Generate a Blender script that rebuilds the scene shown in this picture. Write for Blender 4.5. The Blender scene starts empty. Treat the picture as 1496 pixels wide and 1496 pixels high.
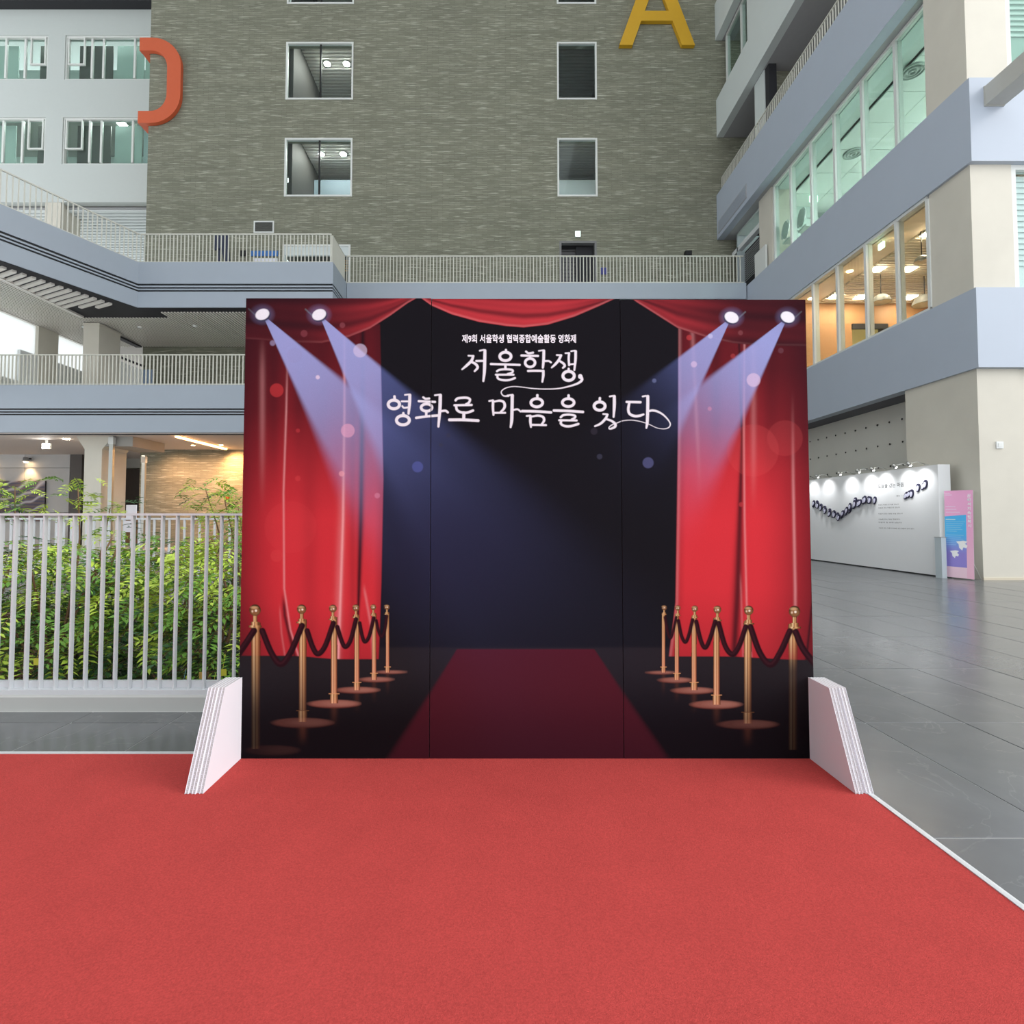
import bpy, math, random
import numpy as np
from mathutils import Vector
random.seed(7)
S = bpy.context.scene
COL = S.collection
R = math.radians
# ------------------------------------------------------------------ camera, sky, sun, exposure
EYE = 1.245
cam = bpy.data.cameras.new('camera')
cam.sensor_width = 36.0
cam.lens = 36.0 * 790 / 1496
cam.shift_x = 19 / 1496
cam.shift_y = -20.6 / 1496
cam.clip_end = 300
camo = bpy.data.objects.new('camera', cam)
COL.objects.link(camo)
camo.location = (0, 0, EYE)
camo.rotation_euler = (R(90 + 2.15), 0, 0)
S.camera = camo
w = bpy.data.worlds.new('world')
S.world = w
w.use_nodes = True
bg = w.node_tree.nodes['Background']
bg.inputs[0].default_value = (0.96, 0.98, 1.0, 1)
bg.inputs[1].default_value = 1.85
sun = bpy.data.lights.new('sun', 'SUN')
sun.energy = 1.5
sun.angle = R(32)
sun.color = (1.0, 0.97, 0.93)
suno = bpy.data.objects.new('sun', sun)
COL.objects.link(suno)
suno.rotation_euler = Vector((-0.86, 0.22, -0.46)).to_track_quat('-Z', 'Y').to_euler()
S.view_settings.view_transform = 'Standard'
S.view_settings.look = 'None'
S.view_settings.gamma = 1
S.view_settings.use_curve_mapping = False
S.view_settings.exposure = 0.14
GAIN = 1.12      # how much light the print receives; its ink values are divided by it


# ------------------------------------------------------------------ materials
def lin(*c):
    return tuple(((x / 255 + 0.055) / 1.055) ** 2.4 if x > 10 else x / 255 / 12.92 for x in c)


MATS = {}


def mat(name, rgb, rough=0.6, metal=0.0, noise=0.0, scale=6.0, bump=0.0, bscale=40.0, rand=0.0, stretch=(1, 1, 1), emit=None, estr=0.0, spec=0.5):
    if name in MATS:
        return MATS[name]
    m = bpy.data.materials.new(name)
    m.use_nodes = True
    nt = m.node_tree
    b = nt.nodes['Principled BSDF']
    b.inputs['Roughness'].default_value = rough
    b.inputs['Metallic'].default_value = metal
    b.inputs['Specular IOR Level'].default_value = spec
    c = lin(*rgb)
    tc = nt.nodes.new('ShaderNodeTexCoord')
    mp = nt.nodes.new('ShaderNodeMapping')
    mp.inputs['Scale'].default_value = stretch
    nt.links.new(tc.outputs['Object'], mp.inputs[0])
    n = nt.nodes.new('ShaderNodeTexNoise')
    n.inputs['Scale'].default_value = scale
    n.inputs['Detail'].default_value = 5
    nt.links.new(mp.outputs[0], n.inputs['Vector'])
    mix = nt.nodes.new('ShaderNodeMixRGB')
    mix.inputs[1].default_value = (*[x * (1 - noise) for x in c], 1)
    mix.inputs[2].default_value = (*[min(1, x * (1 + noise)) for x in c], 1)
    nt.links.new(n.outputs[0], mix.inputs[0])
    out = mix.outputs[0]
    if rand:
        oi = nt.nodes.new('ShaderNodeObjectInfo')
        hv = nt.nodes.new('ShaderNodeHueSaturation')
        mr = nt.nodes.new('ShaderNodeMapRange')
        mr.inputs[3].default_value = 1 - rand
        mr.inputs[4].default_value = 1 + rand
        nt.links.new(oi.outputs['Random'], mr.inputs[0])
        nt.links.new(mr.outputs[0], hv.inputs['Value'])
        nt.links.new(out, hv.inputs['Color'])
        out = hv.outputs[0]
    nt.links.new(out, b.inputs['Base Color'])
    if bump:
        n2 = nt.nodes.new('ShaderNodeTexNoise')
        n2.inputs['Scale'].default_value = bscale
        n2.inputs['Detail'].default_value = 4
        nt.links.new(mp.outputs[0], n2.inputs['Vector'])
        bp = nt.nodes.new('ShaderNodeBump')
        bp.inputs['Strength'].default_value = bump
        bp.inputs['Distance'].default_value = 0.01
        nt.links.new(n2.outputs[0], bp.inputs['Height'])
        nt.links.new(bp.outputs[0], b.inputs['Normal'])
    if emit:
        b.inputs['Emission Color'].default_value = (*lin(*emit), 1)
        b.inputs['Emission Strength'].default_value = estr
    MATS[name] = m
    return m


def glass(name, tint, fac=0.12, rough=0.02):
    m = bpy.data.materials.new(name)
    m.use_nodes = True
    nt = m.node_tree
    nt.nodes.clear()
    o = nt.nodes.new('ShaderNodeOutputMaterial')
    t = nt.nodes.new('ShaderNodeBsdfTransparent')
    t.inputs[0].default_value = (*lin(*tint), 1)
    g = nt.nodes.new('ShaderNodeBsdfGlossy')
    g.inputs['Roughness'].default_value = rough
    g.inputs['Color'].default_value = (0.85, 0.92, 0.92, 1)
    lw = nt.nodes.new('ShaderNodeLayerWeight')      # facing angle, the same for both sides of a pane
    pw = nt.nodes.new('ShaderNodeMath')
    pw.operation = 'POWER'
    pw.inputs[1].default_value = 4.0
    nt.links.new(lw.outputs['Facing'], pw.inputs[0])
    ma = nt.nodes.new('ShaderNodeMath')
    ma.operation = 'MULTIPLY_ADD'
    ma.inputs[1].default_value = 0.45
    ma.inputs[2].default_value = fac * 0.5
    nt.links.new(pw.outputs[0], ma.inputs[0])
    mx = nt.nodes.new('ShaderNodeMixShader')
    nt.links.new(ma.outputs[0], mx.inputs[0])
    nt.links.new(t.outputs[0], mx.inputs[1])
    nt.links.new(g.outputs[0], mx.inputs[2])
    nt.links.new(mx.outputs[0], o.inputs[0])
    return m


def brick_mat():
    m = bpy.data.materials.new('long_brick')
    m.use_nodes = True
    nt = m.node_tree
    b = nt.nodes['Principled BSDF']
    b.inputs['Roughness'].default_value = 0.85
    tc = nt.nodes.new('ShaderNodeTexCoord')
    sp = nt.nodes.new('ShaderNodeSeparateXYZ')
    cb = nt.nodes.new('ShaderNodeCombineXYZ')
    nt.links.new(tc.outputs['Object'], sp.inputs[0])
    ad = nt.nodes.new('ShaderNodeMath')
    ad.operation = 'ADD'
    nt.links.new(sp.outputs[0], ad.inputs[0])
    nt.links.new(sp.outputs[1], ad.inputs[1])
    nt.links.new(ad.outputs[0], cb.inputs[0])
    nt.links.new(sp.outputs[2], cb.inputs[1])
    br = nt.nodes.new('ShaderNodeTexBrick')
    br.inputs['Color1'].default_value = (*lin(132, 133, 116), 1)
    br.inputs['Color2'].default_value = (*lin(168, 169, 152), 1)
    br.inputs['Mortar'].default_value = (*lin(118, 119, 104), 1)
    br.inputs['Scale'].default_value = 1.0
    br.inputs['Mortar Size'].default_value = 0.012
    br.inputs['Mortar Smooth'].default_value = 0.3
    br.inputs['Bias'].default_value = -0.45
    br.inputs['Brick Width'].default_value = 0.5
    br.inputs['Row Height'].default_value = 0.05
    br.offset = 0.43
    br.offset_frequency = 2
    br.squash = 0.7
    br.squash_frequency = 5
    nt.links.new(cb.outputs[0], br.inputs['Vector'])
    mp = nt.nodes.new('ShaderNodeMapping')
    mp.inputs['Scale'].default_value = (0.16, 0.9, 1)
    nt.links.new(cb.outputs[0], mp.inputs[0])
    n = nt.nodes.new('ShaderNodeTexNoise')
    n.inputs['Scale'].default_value = 2.2
    n.inputs['Detail'].default_value = 8
    n.inputs['Roughness'].default_value = 0.75
    nt.links.new(mp.outputs[0], n.inputs['Vector'])
    mr = nt.nodes.new('ShaderNodeMapRange')
    mr.inputs[1].default_value = 0.3
    mr.inputs[2].default_value = 0.7
    mr.inputs[3].default_value = 0.8
    mr.inputs[4].default_value = 1.16
    nt.links.new(n.outputs[0], mr.inputs[0])
    mu = nt.nodes.new('ShaderNodeMixRGB')
    mu.blend_type = 'MULTIPLY'
    mu.inputs[0].default_value = 1
    nt.links.new(br.outputs[0], mu.inputs[1])
    nt.links.new(mr.outputs[0], mu.inputs[2])
    mp2 = nt.nodes.new('ShaderNodeMapping')
    mp2.inputs['Scale'].default_value = (1.3, 17, 1)
    nt.links.new(cb.outputs[0], mp2.inputs[0])
    n2 = nt.nodes.new('ShaderNodeTexNoise')
    n2.inputs['Scale'].default_value = 1.0
    n2.inputs['Detail'].default_value = 3
    nt.links.new(mp2.outputs[0], n2.inputs['Vector'])
    mr2 = nt.nodes.new('ShaderNodeMapRange')
    mr2.inputs[1].default_value = 0.57
    mr2.inputs[2].default_value = 0.70
    mr2.inputs[4].default_value = 0.75
    nt.links.new(n2.outputs[0], mr2.inputs[0])
    m2 = nt.nodes.new('ShaderNodeMixRGB')
    m2.inputs[2].default_value = (*lin(190, 190, 174), 1)
    nt.links.new(mr2.outputs[0], m2.inputs[0])
    nt.links.new(mu.outputs[0], m2.inputs[1])
    nt.links.new(m2.outputs[0], b.inputs['Base Color'])
    bp = nt.nodes.new('ShaderNodeBump')
    bp.inputs['Strength'].default_value = 0.6
    bp.inputs['Distance'].default_value = 0.02
    nt.links.new(br.outputs[1], bp.inputs['Height'])
    bp.invert = True
    nt.links.new(bp.outputs[0], b.inputs['Normal'])
    return m


def stone_mat():
    m = mat('stone_tile', (104, 106, 108), 0.22, noise=0.26, scale=2.4, rand=0.06, bump=0.05, bscale=25)
    nt = m.node_tree
    b = nt.nodes['Principled BSDF']
    src = b.inputs['Base Color'].links[0].from_socket
    geo = nt.nodes.new('ShaderNodeNewGeometry')
    ns = nt.nodes.new('ShaderNodeTexNoise')
    ns.inputs['Scale'].default_value = 1.1
    ns.inputs['Detail'].default_value = 6
    ns.inputs['Distortion'].default_value = 1.6
    nt.links.new(geo.outputs['Position'], ns.inputs['Vector'])
    ramp = nt.nodes.new('ShaderNodeValToRGB')
    e = ramp.color_ramp.elements
    e[0].position = 0.494
    e[0].color = (0, 0, 0, 1)
    e[1].position = 0.5
    e[1].color = (0.14, 0.14, 0.14, 1)
    e2 = ramp.color_ramp.elements.new(0.506)
    e2.color = (0, 0, 0, 1)
    nt.links.new(ns.outputs[0], ramp.inputs[0])
    mx = nt.nodes.new('ShaderNodeMixRGB')
    mx.inputs[2].default_value = (*lin(165, 166, 166), 1)
    nt.links.new(ramp.outputs[0], mx.inputs[0])
    nt.links.new(src, mx.inputs[1])
    nt.links.new(mx.outputs[0], b.inputs['Base Color'])
    return m


def carpet_mat():
    m = mat('carpet_felt', (188, 72, 69), 0.95, noise=0.10, scale=5, bump=0.5, bscale=420, spec=0.1)
    nt = m.node_tree
    b = nt.nodes['Principled BSDF']
    src = b.inputs['Base Color'].links[0].from_socket
    tc = nt.nodes.new('ShaderNodeTexCoord')
    n = nt.nodes.new('ShaderNodeTexNoise')
    n.inputs['Scale'].default_value = 160
    n.inputs['Detail'].default_value = 3
    n.inputs['Roughness'].default_value = 0.8
    nt.links.new(tc.outputs['Object'], n.inputs['Vector'])
    mr = nt.nodes.new('ShaderNodeMapRange')
    mr.inputs[1].default_value = 0.3
    mr.inputs[2].default_value = 0.7
    mr.inputs[3].default_value = 0.78
    mr.inputs[4].default_value = 1.18
    nt.links.new(n.outputs[0], mr.inputs[0])
    mu = nt.nodes.new('ShaderNodeMixRGB')
    mu.blend_type = 'MULTIPLY'
    mu.inputs[0].default_value = 1
    nt.links.new(src, mu.inputs[1])
    nt.links.new(mr.outputs[0], mu.inputs[2])
    nt.links.new(mu.outputs[0], b.inputs['Base Color'])
    return m


def frost(name, body=0.85):
    m = bpy.data.materials.new(name)
    m.use_nodes = True
    nt = m.node_tree
    nt.nodes.clear()
    o = nt.nodes.new('ShaderNodeOutputMaterial')
    a = nt.nodes.new('ShaderNodeBsdfTranslucent')
    a.inputs[0].default_value = (0.95, 0.97, 0.97, 1)
    b = nt.nodes.new('ShaderNodeBsdfTransparent')
    mx = nt.nodes.new('ShaderNodeMixShader')
    mx.inputs[0].default_value = body
    nt.links.new(b.outputs[0], mx.inputs[1])
    nt.links.new(a.outputs[0], mx.inputs[2])
    nt.links.new(mx.outputs[0], o.inputs[0])
    return m


FROST = frost('frosted_pane', 0.9)
BRICK = brick_mat()
STONE = stone_mat()
CARPET = carpet_mat()
GROUT = mat('grout', (196, 196, 194), 0.8, noise=0.1)
CONCRETE = mat('concrete', (204, 200, 188), 0.7, noise=0.08, scale=1.6, bump=0.1)
CONC_GREY = mat('grey_concrete', (158, 157, 152), 0.75, noise=0.08, scale=1.2, bump=0.1)
FASCIA = mat('grey_blue_panel', (174, 184, 198), 0.45, noise=0.03, scale=1.5)
FASCIA_M = mat('grey_blue_panel_left', (158, 168, 180), 0.5, noise=0.03, scale=1.5)
FASCIA_L = mat('pale_panel', (205, 213, 212), 0.55, noise=0.03, scale=1.5)
WHITE = mat('white_paint', (222, 226, 226), 0.5, noise=0.02)
RAILW = mat('white_rail', (214, 218, 222), 0.4, noise=0.02)
RAILB = mat('cream_rail', (205, 205, 195), 0.5, noise=0.02)
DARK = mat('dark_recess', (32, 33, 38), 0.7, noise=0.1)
BLACK = mat('black', (16, 16, 18), 0.5)
SOFFIT = mat('grey_soffit', (160, 161, 163), 0.7, noise=0.05)
SLAT = mat('grey_slat', (228, 225, 218), 0.55, noise=0.06, scale=4)
FRAMEW = mat('window_frame', (216, 219, 216), 0.45, noise=0.02)
STEEL = mat('steel', (190, 190, 185), 0.3, metal=0.85, noise=0.05)
FOAM = mat('honeycomb_board', (234, 236, 244), 0.7, noise=0.015)
FOAMC = mat('honeycomb_core', (196, 192, 194), 0.9, noise=0.12, scale=60)
TAN = mat('tan_wood', (172, 130, 90), 0.55, noise=0.08, scale=2, stretch=(6, 6, 0.6))
CREAM = mat('cream_plaster', (238, 222, 198), 0.7, noise=0.02)
GREENW = mat('pale_green_wall', (184, 198, 194), 0.7, noise=0.03)
ROOMW = mat('room_wall', (176, 188, 192), 0.7, noise=0.03)
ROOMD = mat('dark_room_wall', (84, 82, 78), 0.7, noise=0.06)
GLASS = glass('clear_glass', (244, 250, 249), 0.04)
GLASSG = glass('green_glass', (234, 244, 240), 0.06)
GLASSW = glass('warm_room_glass', (246, 246, 240), 0.06)
BULB = mat('lamp_white', (255, 255, 255), emit=(255, 252, 244), estr=26)
BULBW = mat('lamp_warm', (255, 240, 220), emit=(255, 214, 160), estr=24)
PANEL_W = mat('panel_lamp_warm', (255, 240, 220), emit=(255, 238, 212), estr=92)
FILL_C = mat('fill_lamp_cool', (245, 255, 252), emit=(250, 255, 254), estr=130)
SPOT_L = mat('spot_lamp', (255, 252, 244), emit=(255, 252, 246), estr=260)
STRIP_L = mat('strip_lamp', (255, 230, 200), emit=(255, 178, 104), estr=16)
EXITG = mat('exit_green', (230, 255, 240), emit=(214, 255, 236), estr=3.0)


# ------------------------------------------------------------------ mesh helpers
class MB:
    def __init__(s):
        s.v, s.f, s.m, s.sm = [], [], [], []

    def add(s, vs, fs, m=0, sm=False):
        o = len(s.v)
        s.v += [tuple(p) for p in vs]
        for f in fs:
            s.f.append([i + o for i in f])
            s.m.append(m)
            s.sm.append(sm)
        return s

    def box(s, x0, x1, y0, y1, z0, z1, m=0):
        vs = [(x, y, z) for z in (z0, z1) for y in (y0, y1) for x in (x0, x1)]
        return s.add(vs, [(0, 2, 3, 1), (4, 5, 7, 6), (0, 1, 5, 4), (2, 6, 7, 3), (0, 4, 6, 2), (1, 3, 7, 5)], m)

    def bar(s, p, q, wx, wz, m=0):
        """square-section bar from p to q"""
        p, q = Vector(p), Vector(q)
        d = (q - p).normalized()
        up = Vector((0, 0, 1)) if abs(d.z) < 0.95 else Vector((0, 1, 0))
        a = d.cross(up).normalized() * wx / 2
        b = a.cross(d).normalized() * wz / 2
        vs = [c + i * a + j * b for c in (p, q) for i, j in ((-1, -1), (1, -1), (1, 1), (-1, 1))]
        return s.add(vs, [(3, 2, 1, 0), (4, 5, 6, 7), (0, 1, 5, 4), (1, 2, 6, 5), (2, 3, 7, 6), (3, 0, 4, 7)], m)

    def prism(s, poly, a0, a1, axis='z', m=0):
        ar = sum(poly[i][0] * poly[(i + 1) % len(poly)][1] - poly[(i + 1) % len(poly)][0] * poly[i][1] for i in range(len(poly)))
        if ar < 0:
            poly = poly[::-1]
        n = len(poly)
        f = {'z': lambda p, a: (p[0], p[1], a), 'y': lambda p, a: (p[0], a, p[1]), 'x': lambda p, a: (a, p[0], p[1])}[axis]
        vs = [f(p, a0) for p in poly] + [f(p, a1) for p in poly]
        fs = [tuple(range(n - 1, -1, -1)), tuple(range(n, 2 * n))] + [(i, (i + 1) % n, n + (i + 1) % n, n + i) for i in range(n)]
        if axis == 'y':
            fs = [t[::-1] for t in fs]
        return s.add(vs, fs, m)

    def tube(s, path, r, n=8, m=0, cap=True):
        path = [Vector(p) for p in path]
        rs = r if isinstance(r, (list, tuple)) else [r] * len(path)
        vs = []
        for i, p in enumerate(path):
            d = (path[min(i + 1, len(path) - 1)] - path[max(i - 1, 0)]).normalized()
            up = Vector((0, 0, 1)) if abs(d.z) < 0.9 else Vector((1, 0, 0))
            a = d.cross(up).normalized()
            b = a.cross(d).normalized()
            vs += [p + rs[i] * (math.cos(t) * a + math.sin(t) * b) for t in [2 * math.pi * k / n for k in range(n)]]
        fs = []
        for i in range(len(path) - 1):
            for k in range(n):
                k2 = (k + 1) % n
                fs.append((i * n + k2, i * n + k, (i + 1) * n + k, (i + 1) * n + k2))
        if cap:
            fs.append(tuple(range(n)))
            fs.append(tuple(range((len(path) - 1) * n + n - 1, (len(path) - 1) * n - 1, -1)))
        return s.add(vs, fs, m, True)

    def lathe(s, prof, c, n=20, m=0):
        vs, fs = [], []
        for r, z in prof:
            vs += [(c[0] + r * math.cos(2 * math.pi * k / n), c[1] + r * math.sin(2 * math.pi * k / n), c[2] + z) for k in range(n)]
        for i in range(len(prof) - 1):
            for k in range(n):
                k2 = (k + 1) % n
                fs.append((i * n + k, i * n + k2, (i + 1) * n + k2, (i + 1) * n + k))
        return s.add(vs, fs, m, True)

    def mesh(s, name, mats):
        me = bpy.data.meshes.new(name)
        me.from_pydata(s.v, [], s.f)
        for q in (mats if isinstance(mats, (list, tuple)) else [mats]):
            me.materials.append(q)
        me.polygons.foreach_set('material_index', s.m)
        me.polygons.foreach_set('use_smooth', s.sm)
        me.update()
        return me


ORG = {}


def root(name, label, cat, loc=(0, 0, 0), group=None, kind=None):
    o = bpy.data.objects.new(name, None)
    o.empty_display_size = 0.1
    COL.objects.link(o)
    o.location = loc
    ORG[o.name] = Vector(loc)
    tag(o, label, cat, group, kind)
    return o


def tag(o, label, cat, group=None, kind=None):
    o['label'] = label
    o['category'] = cat
    if group:
        o['group'] = group
    if kind:
        o['kind'] = kind
    return o


def part(name, mb, mats, parent=None, label=None, kind=None):
    o = bpy.data.objects.new(name, mb.mesh(name, mats))
    COL.objects.link(o)
    base = Vector((0, 0, 0))
    if parent is not None:
        o.parent = parent
        base = ORG[parent.name]
    o.location = -base
    ORG[o.name] = Vector((0, 0, 0))
    if label:
        o['label'] = label
    if kind:
        o['kind'] = kind
    return o


def single(name, mb, mats, label, cat, group=None, kind=None):
    """a thing that is one mesh: its origin is moved to its own base"""
    xs, ys, zs = zip(*mb.v)
    c = ((min(xs) + max(xs)) / 2, (min(ys) + max(ys)) / 2, min(zs))
    mb.v = [(x - c[0], y - c[1], z - c[2]) for x, y, z in mb.v]
    o = part(name, mb, mats)
    o.location = c
    ORG[o.name] = Vector(c)
    return tag(o, label, cat, group, kind)


def piece(name, me, loc, parent, rot=(0, 0, 0), scale=(1, 1, 1)):
    o = bpy.data.objects.new(name, me)
    COL.objects.link(o)
    o.parent = parent
    o.location = Vector(loc) - ORG[parent.name]
    o.rotation_euler = rot
    o.scale = scale
    ORG[o.name] = Vector(loc)
    return o


def holes_mb(x0, x1, z0, z1, y0, y1, holes, axis='y'):
    """a wall slab with rectangular openings (holes: x0,x1,z0,z1), faces only"""
    mb = MB()
    xs = sorted({x0, x1, *[h[0] for h in holes], *[h[1] for h in holes]})
    zs = sorted({z0, z1, *[h[2] for h in holes], *[h[3] for h in holes]})
    for i in range(len(xs) - 1):
        for k in range(len(zs) - 1):
            cx, cz = (xs[i] + xs[i + 1]) / 2, (zs[k] + zs[k + 1]) / 2
            if any(h[0] < cx < h[1] and h[2] < cz < h[3] for h in holes):
                continue
            a, b, c, d = xs[i], xs[i + 1], zs[k], zs[k + 1]
            for y, fl in ((y0, 0), (y1, 1)):
                f = (0, 1, 2, 3) if not fl else (3, 2, 1, 0)
                mb.add([(a, y, c), (b, y, c), (b, y, d), (a, y, d)], [f])
    for h in list(holes) + [(x0, x1, z0, z1)]:
        out = h == (x0, x1, z0, z1)
        a, b, c, d = h
        vs = [(a, y0, c), (b, y0, c), (b, y0, d), (a, y0, d), (a, y1, c), (b, y1, c), (b, y1, d), (a, y1, d)]
        fs = [(0, 1, 5, 4), (1, 2, 6, 5), (2, 3, 7, 6), (3, 0, 4, 7)]
        mb.add(vs, [f[::-1] if out else f for f in fs])
    if axis == 'x':
        mb.v = [(y, x, z) for x, y, z in mb.v]
        mb.f = [f[::-1] for f in mb.f]
    return mb


def inset(poly, d):
    """shrink a counter-clockwise or clockwise plan polygon by d"""
    n = len(poly)
    ar = sum(poly[i][0] * poly[(i + 1) % n][1] - poly[(i + 1) % n][0] * poly[i][1] for i in range(n))
    sg = 1 if ar > 0 else -1
    out = []
    for i in range(n):
        p, q, r_ = Vector(poly[i - 1]), Vector(poly[i]), Vector(poly[(i + 1) % n])
        e1, e2 = (q - p).normalized(), (r_ - q).normalized()
        n1, n2 = Vector((-e1.y, e1.x)) * sg, Vector((-e2.y, e2.x)) * sg
        mv = (n1 + n2) / (1 + n1.dot(n2))
        out.append(tuple(q + mv * d))
    return out


def text_mb(body, size, bold=0.0, spacing=1.0, align='LEFT'):
    cu = bpy.data.curves.new('lettering', 'FONT')
    cu.body = body
    cu.size = size
    cu.offset = bold
    cu.space_character = spacing
    cu.align_x = align
    cu.resolution_u = 3
    ob = bpy.data.objects.new('lettering', cu)
    COL.objects.link(ob)
    dg = bpy.context.evaluated_depsgraph_get()
    me = bpy.data.meshes.new_from_object(ob.evaluated_get(dg))
    mb = MB()
    mb.add([tuple(v.co) for v in me.vertices], [tuple(p.vertices) for p in me.polygons])
    bpy.data.objects.remove(ob)
    bpy.data.curves.remove(cu)
    bpy.data.meshes.remove(me)
    return mb


# ------------------------------------------------------------------ floor
floor = root('floor', 'grey stone tile floor of the atrium', 'floor', kind='structure')
mb = MB()
mb.box(-12, 24, -6, 3.55, -0.3, -0.004)
mb.box(0.3, 24, 3.55, 24, -0.3, -0.004)
mb.box(-42, 0.3, 11.4, 34, -0.3, -0.012)
part('screed', mb, GROUT, floor)
TW, TD, GAP = 0.605, 1.19, 0.006


def bevel_tile(x0, x1, y0, y1):
    t = MB()
    b = 0.002
    vs = [(x0, y0, -0.012), (x1, y0, -0.012), (x1, y1, -0.012), (x0, y1, -0.012), (x0, y0, -b), (x1, y0, -b), (x1, y1, -b), (x0, y1, -b),
          (x0 + b, y0 + b, 0), (x1 - b, y0 + b, 0), (x1 - b, y1 - b, 0), (x0 + b, y1 - b, 0)]
    fs = [(0, 1, 5, 4), (1, 2, 6, 5), (2, 3, 7, 6), (3, 0, 4, 7), (4, 5, 9, 8), (5, 6, 10, 9), (6, 7, 11, 10), (7, 4, 8, 11), (8, 9, 10, 11)]
    return t.add(vs, fs)


tile_me = bevel_tile(GAP / 2, TW - GAP / 2, GAP / 2, TD - GAP / 2).mesh('floor_tile', STONE)
rest = MB()
ntile = 0
for i in range(-24, 36):
    for k in range(-5, 18):
        x0, y0 = 2.23 + TW * i, 2.155 + TD * k
        x1, y1 = x0 + TW, y0 + TD
        if y1 > 3.6 and x0 < 0.3 and y0 < 11.4:
            if y0 > 3.5 or x0 > -8:
                if y0 < 3.5:
                    y1 = 3.53
                else:
                    continue
        if x1 < 1.62 and y1 < 2.8 or x0 > 21 or x0 < -12:
            continue
        right = x1 > 1.62 and y0 < 10.9 and x1 > 0.5 * y0 and x0 < 1.08 * y1 + 0.3 and x0 < 9.4 and y1 > 1.0
        left = y0 < 3 and y1 > 2.9 and x0 > -5 and x0 < 1.7
        if right and ntile < 300:
            piece('floor_tile', tile_me, (x0, y0, random.uniform(-0.0012, 0.0008)), floor)
            ntile += 1
        elif left:
            t = bevel_tile(GAP / 2, TW - GAP / 2, GAP / 2, y1 - y0 - GAP / 2)
            piece('floor_tile', t.mesh('floor_tile', STONE), (x0, y0, random.uniform(-0.0012, 0.0008)), floor)
        else:
            t = bevel_tile(x0 + GAP / 2, x1 - GAP / 2, y0 + GAP / 2, y1 - GAP / 2)
            rest.add(t.v, t.f)
part('far_tiles', rest, STONE, floor, kind='stuff')

# ------------------------------------------------------------------ carpet and its edging
single('red_carpet', MB().box(-9, 1.652, -4.2, 2.885, 0.0005, 0.009), CARPET, 'red felt carpet spread on the floor in front of the printed backdrop', 'carpet')
single('carpet_edging', MB().prism([(1.652, 0.0005), (1.690, 0.0005), (1.684, 0.007), (1.668, 0.0125), (1.652, 0.0125)], -4.2, 2.50, 'y'), STEEL and mat('edging', (214, 218, 222), 0.35, metal=0.2),
       'pale metal edging strip along the right side of the red carpet', 'edging strip')
single('carpet_edging', MB().box(-9, -1.33, 2.885, 2.912, 0.0005, 0.0115), MATS['edging'],
       'pale edging strip along the back of the carpet, before the grey floor', 'edging strip')

# ------------------------------------------------------------------ kerb and near railing
single('trim_1', MB().prism([(3.545, -0.4), (3.545, 0.086), (3.555, 0.098), (3.83, 0.098), (3.83, -0.4)], -12, 0.3, 'x'), mat('kerb_concrete', (188, 190, 188), .8, noise=.06, scale=3),
       'low grey concrete kerb under the white railing', 'kerb', kind='structure')
rail = root('railing', 'white flat-bar railing on the concrete kerb, before the green shrubs', 'railing', (-5.5, 3.6, 0.098))
part('bottom_rail', MB().box(-11.5, 0.3, 3.560, 3.640, 0.0985, 0.128).box(-11.5, 0.3, 3.612, 3.64, 0.128, 0.172), RAILW, rail)
part('top_rail', MB().box(-11.5, 0.3, 3.575, 3.64, 1.262, 1.277), RAILW, rail)
bal = MB().box(-0.005, 0.005, -0.015, 0.015, 0, 1.134).mesh('baluster', RAILW)
for k in range(100):
    x = -1.742 - 0.0975 * (k - 20)
    if x < -7.2 or x > 0.28:
        continue
    piece('baluster', bal, (x, 3.593, 0.128), rail)
part('end_post', MB().box(0.27, 0.3, 3.57, 3.62, 0.128, 1.262), RAILW, rail)


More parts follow.
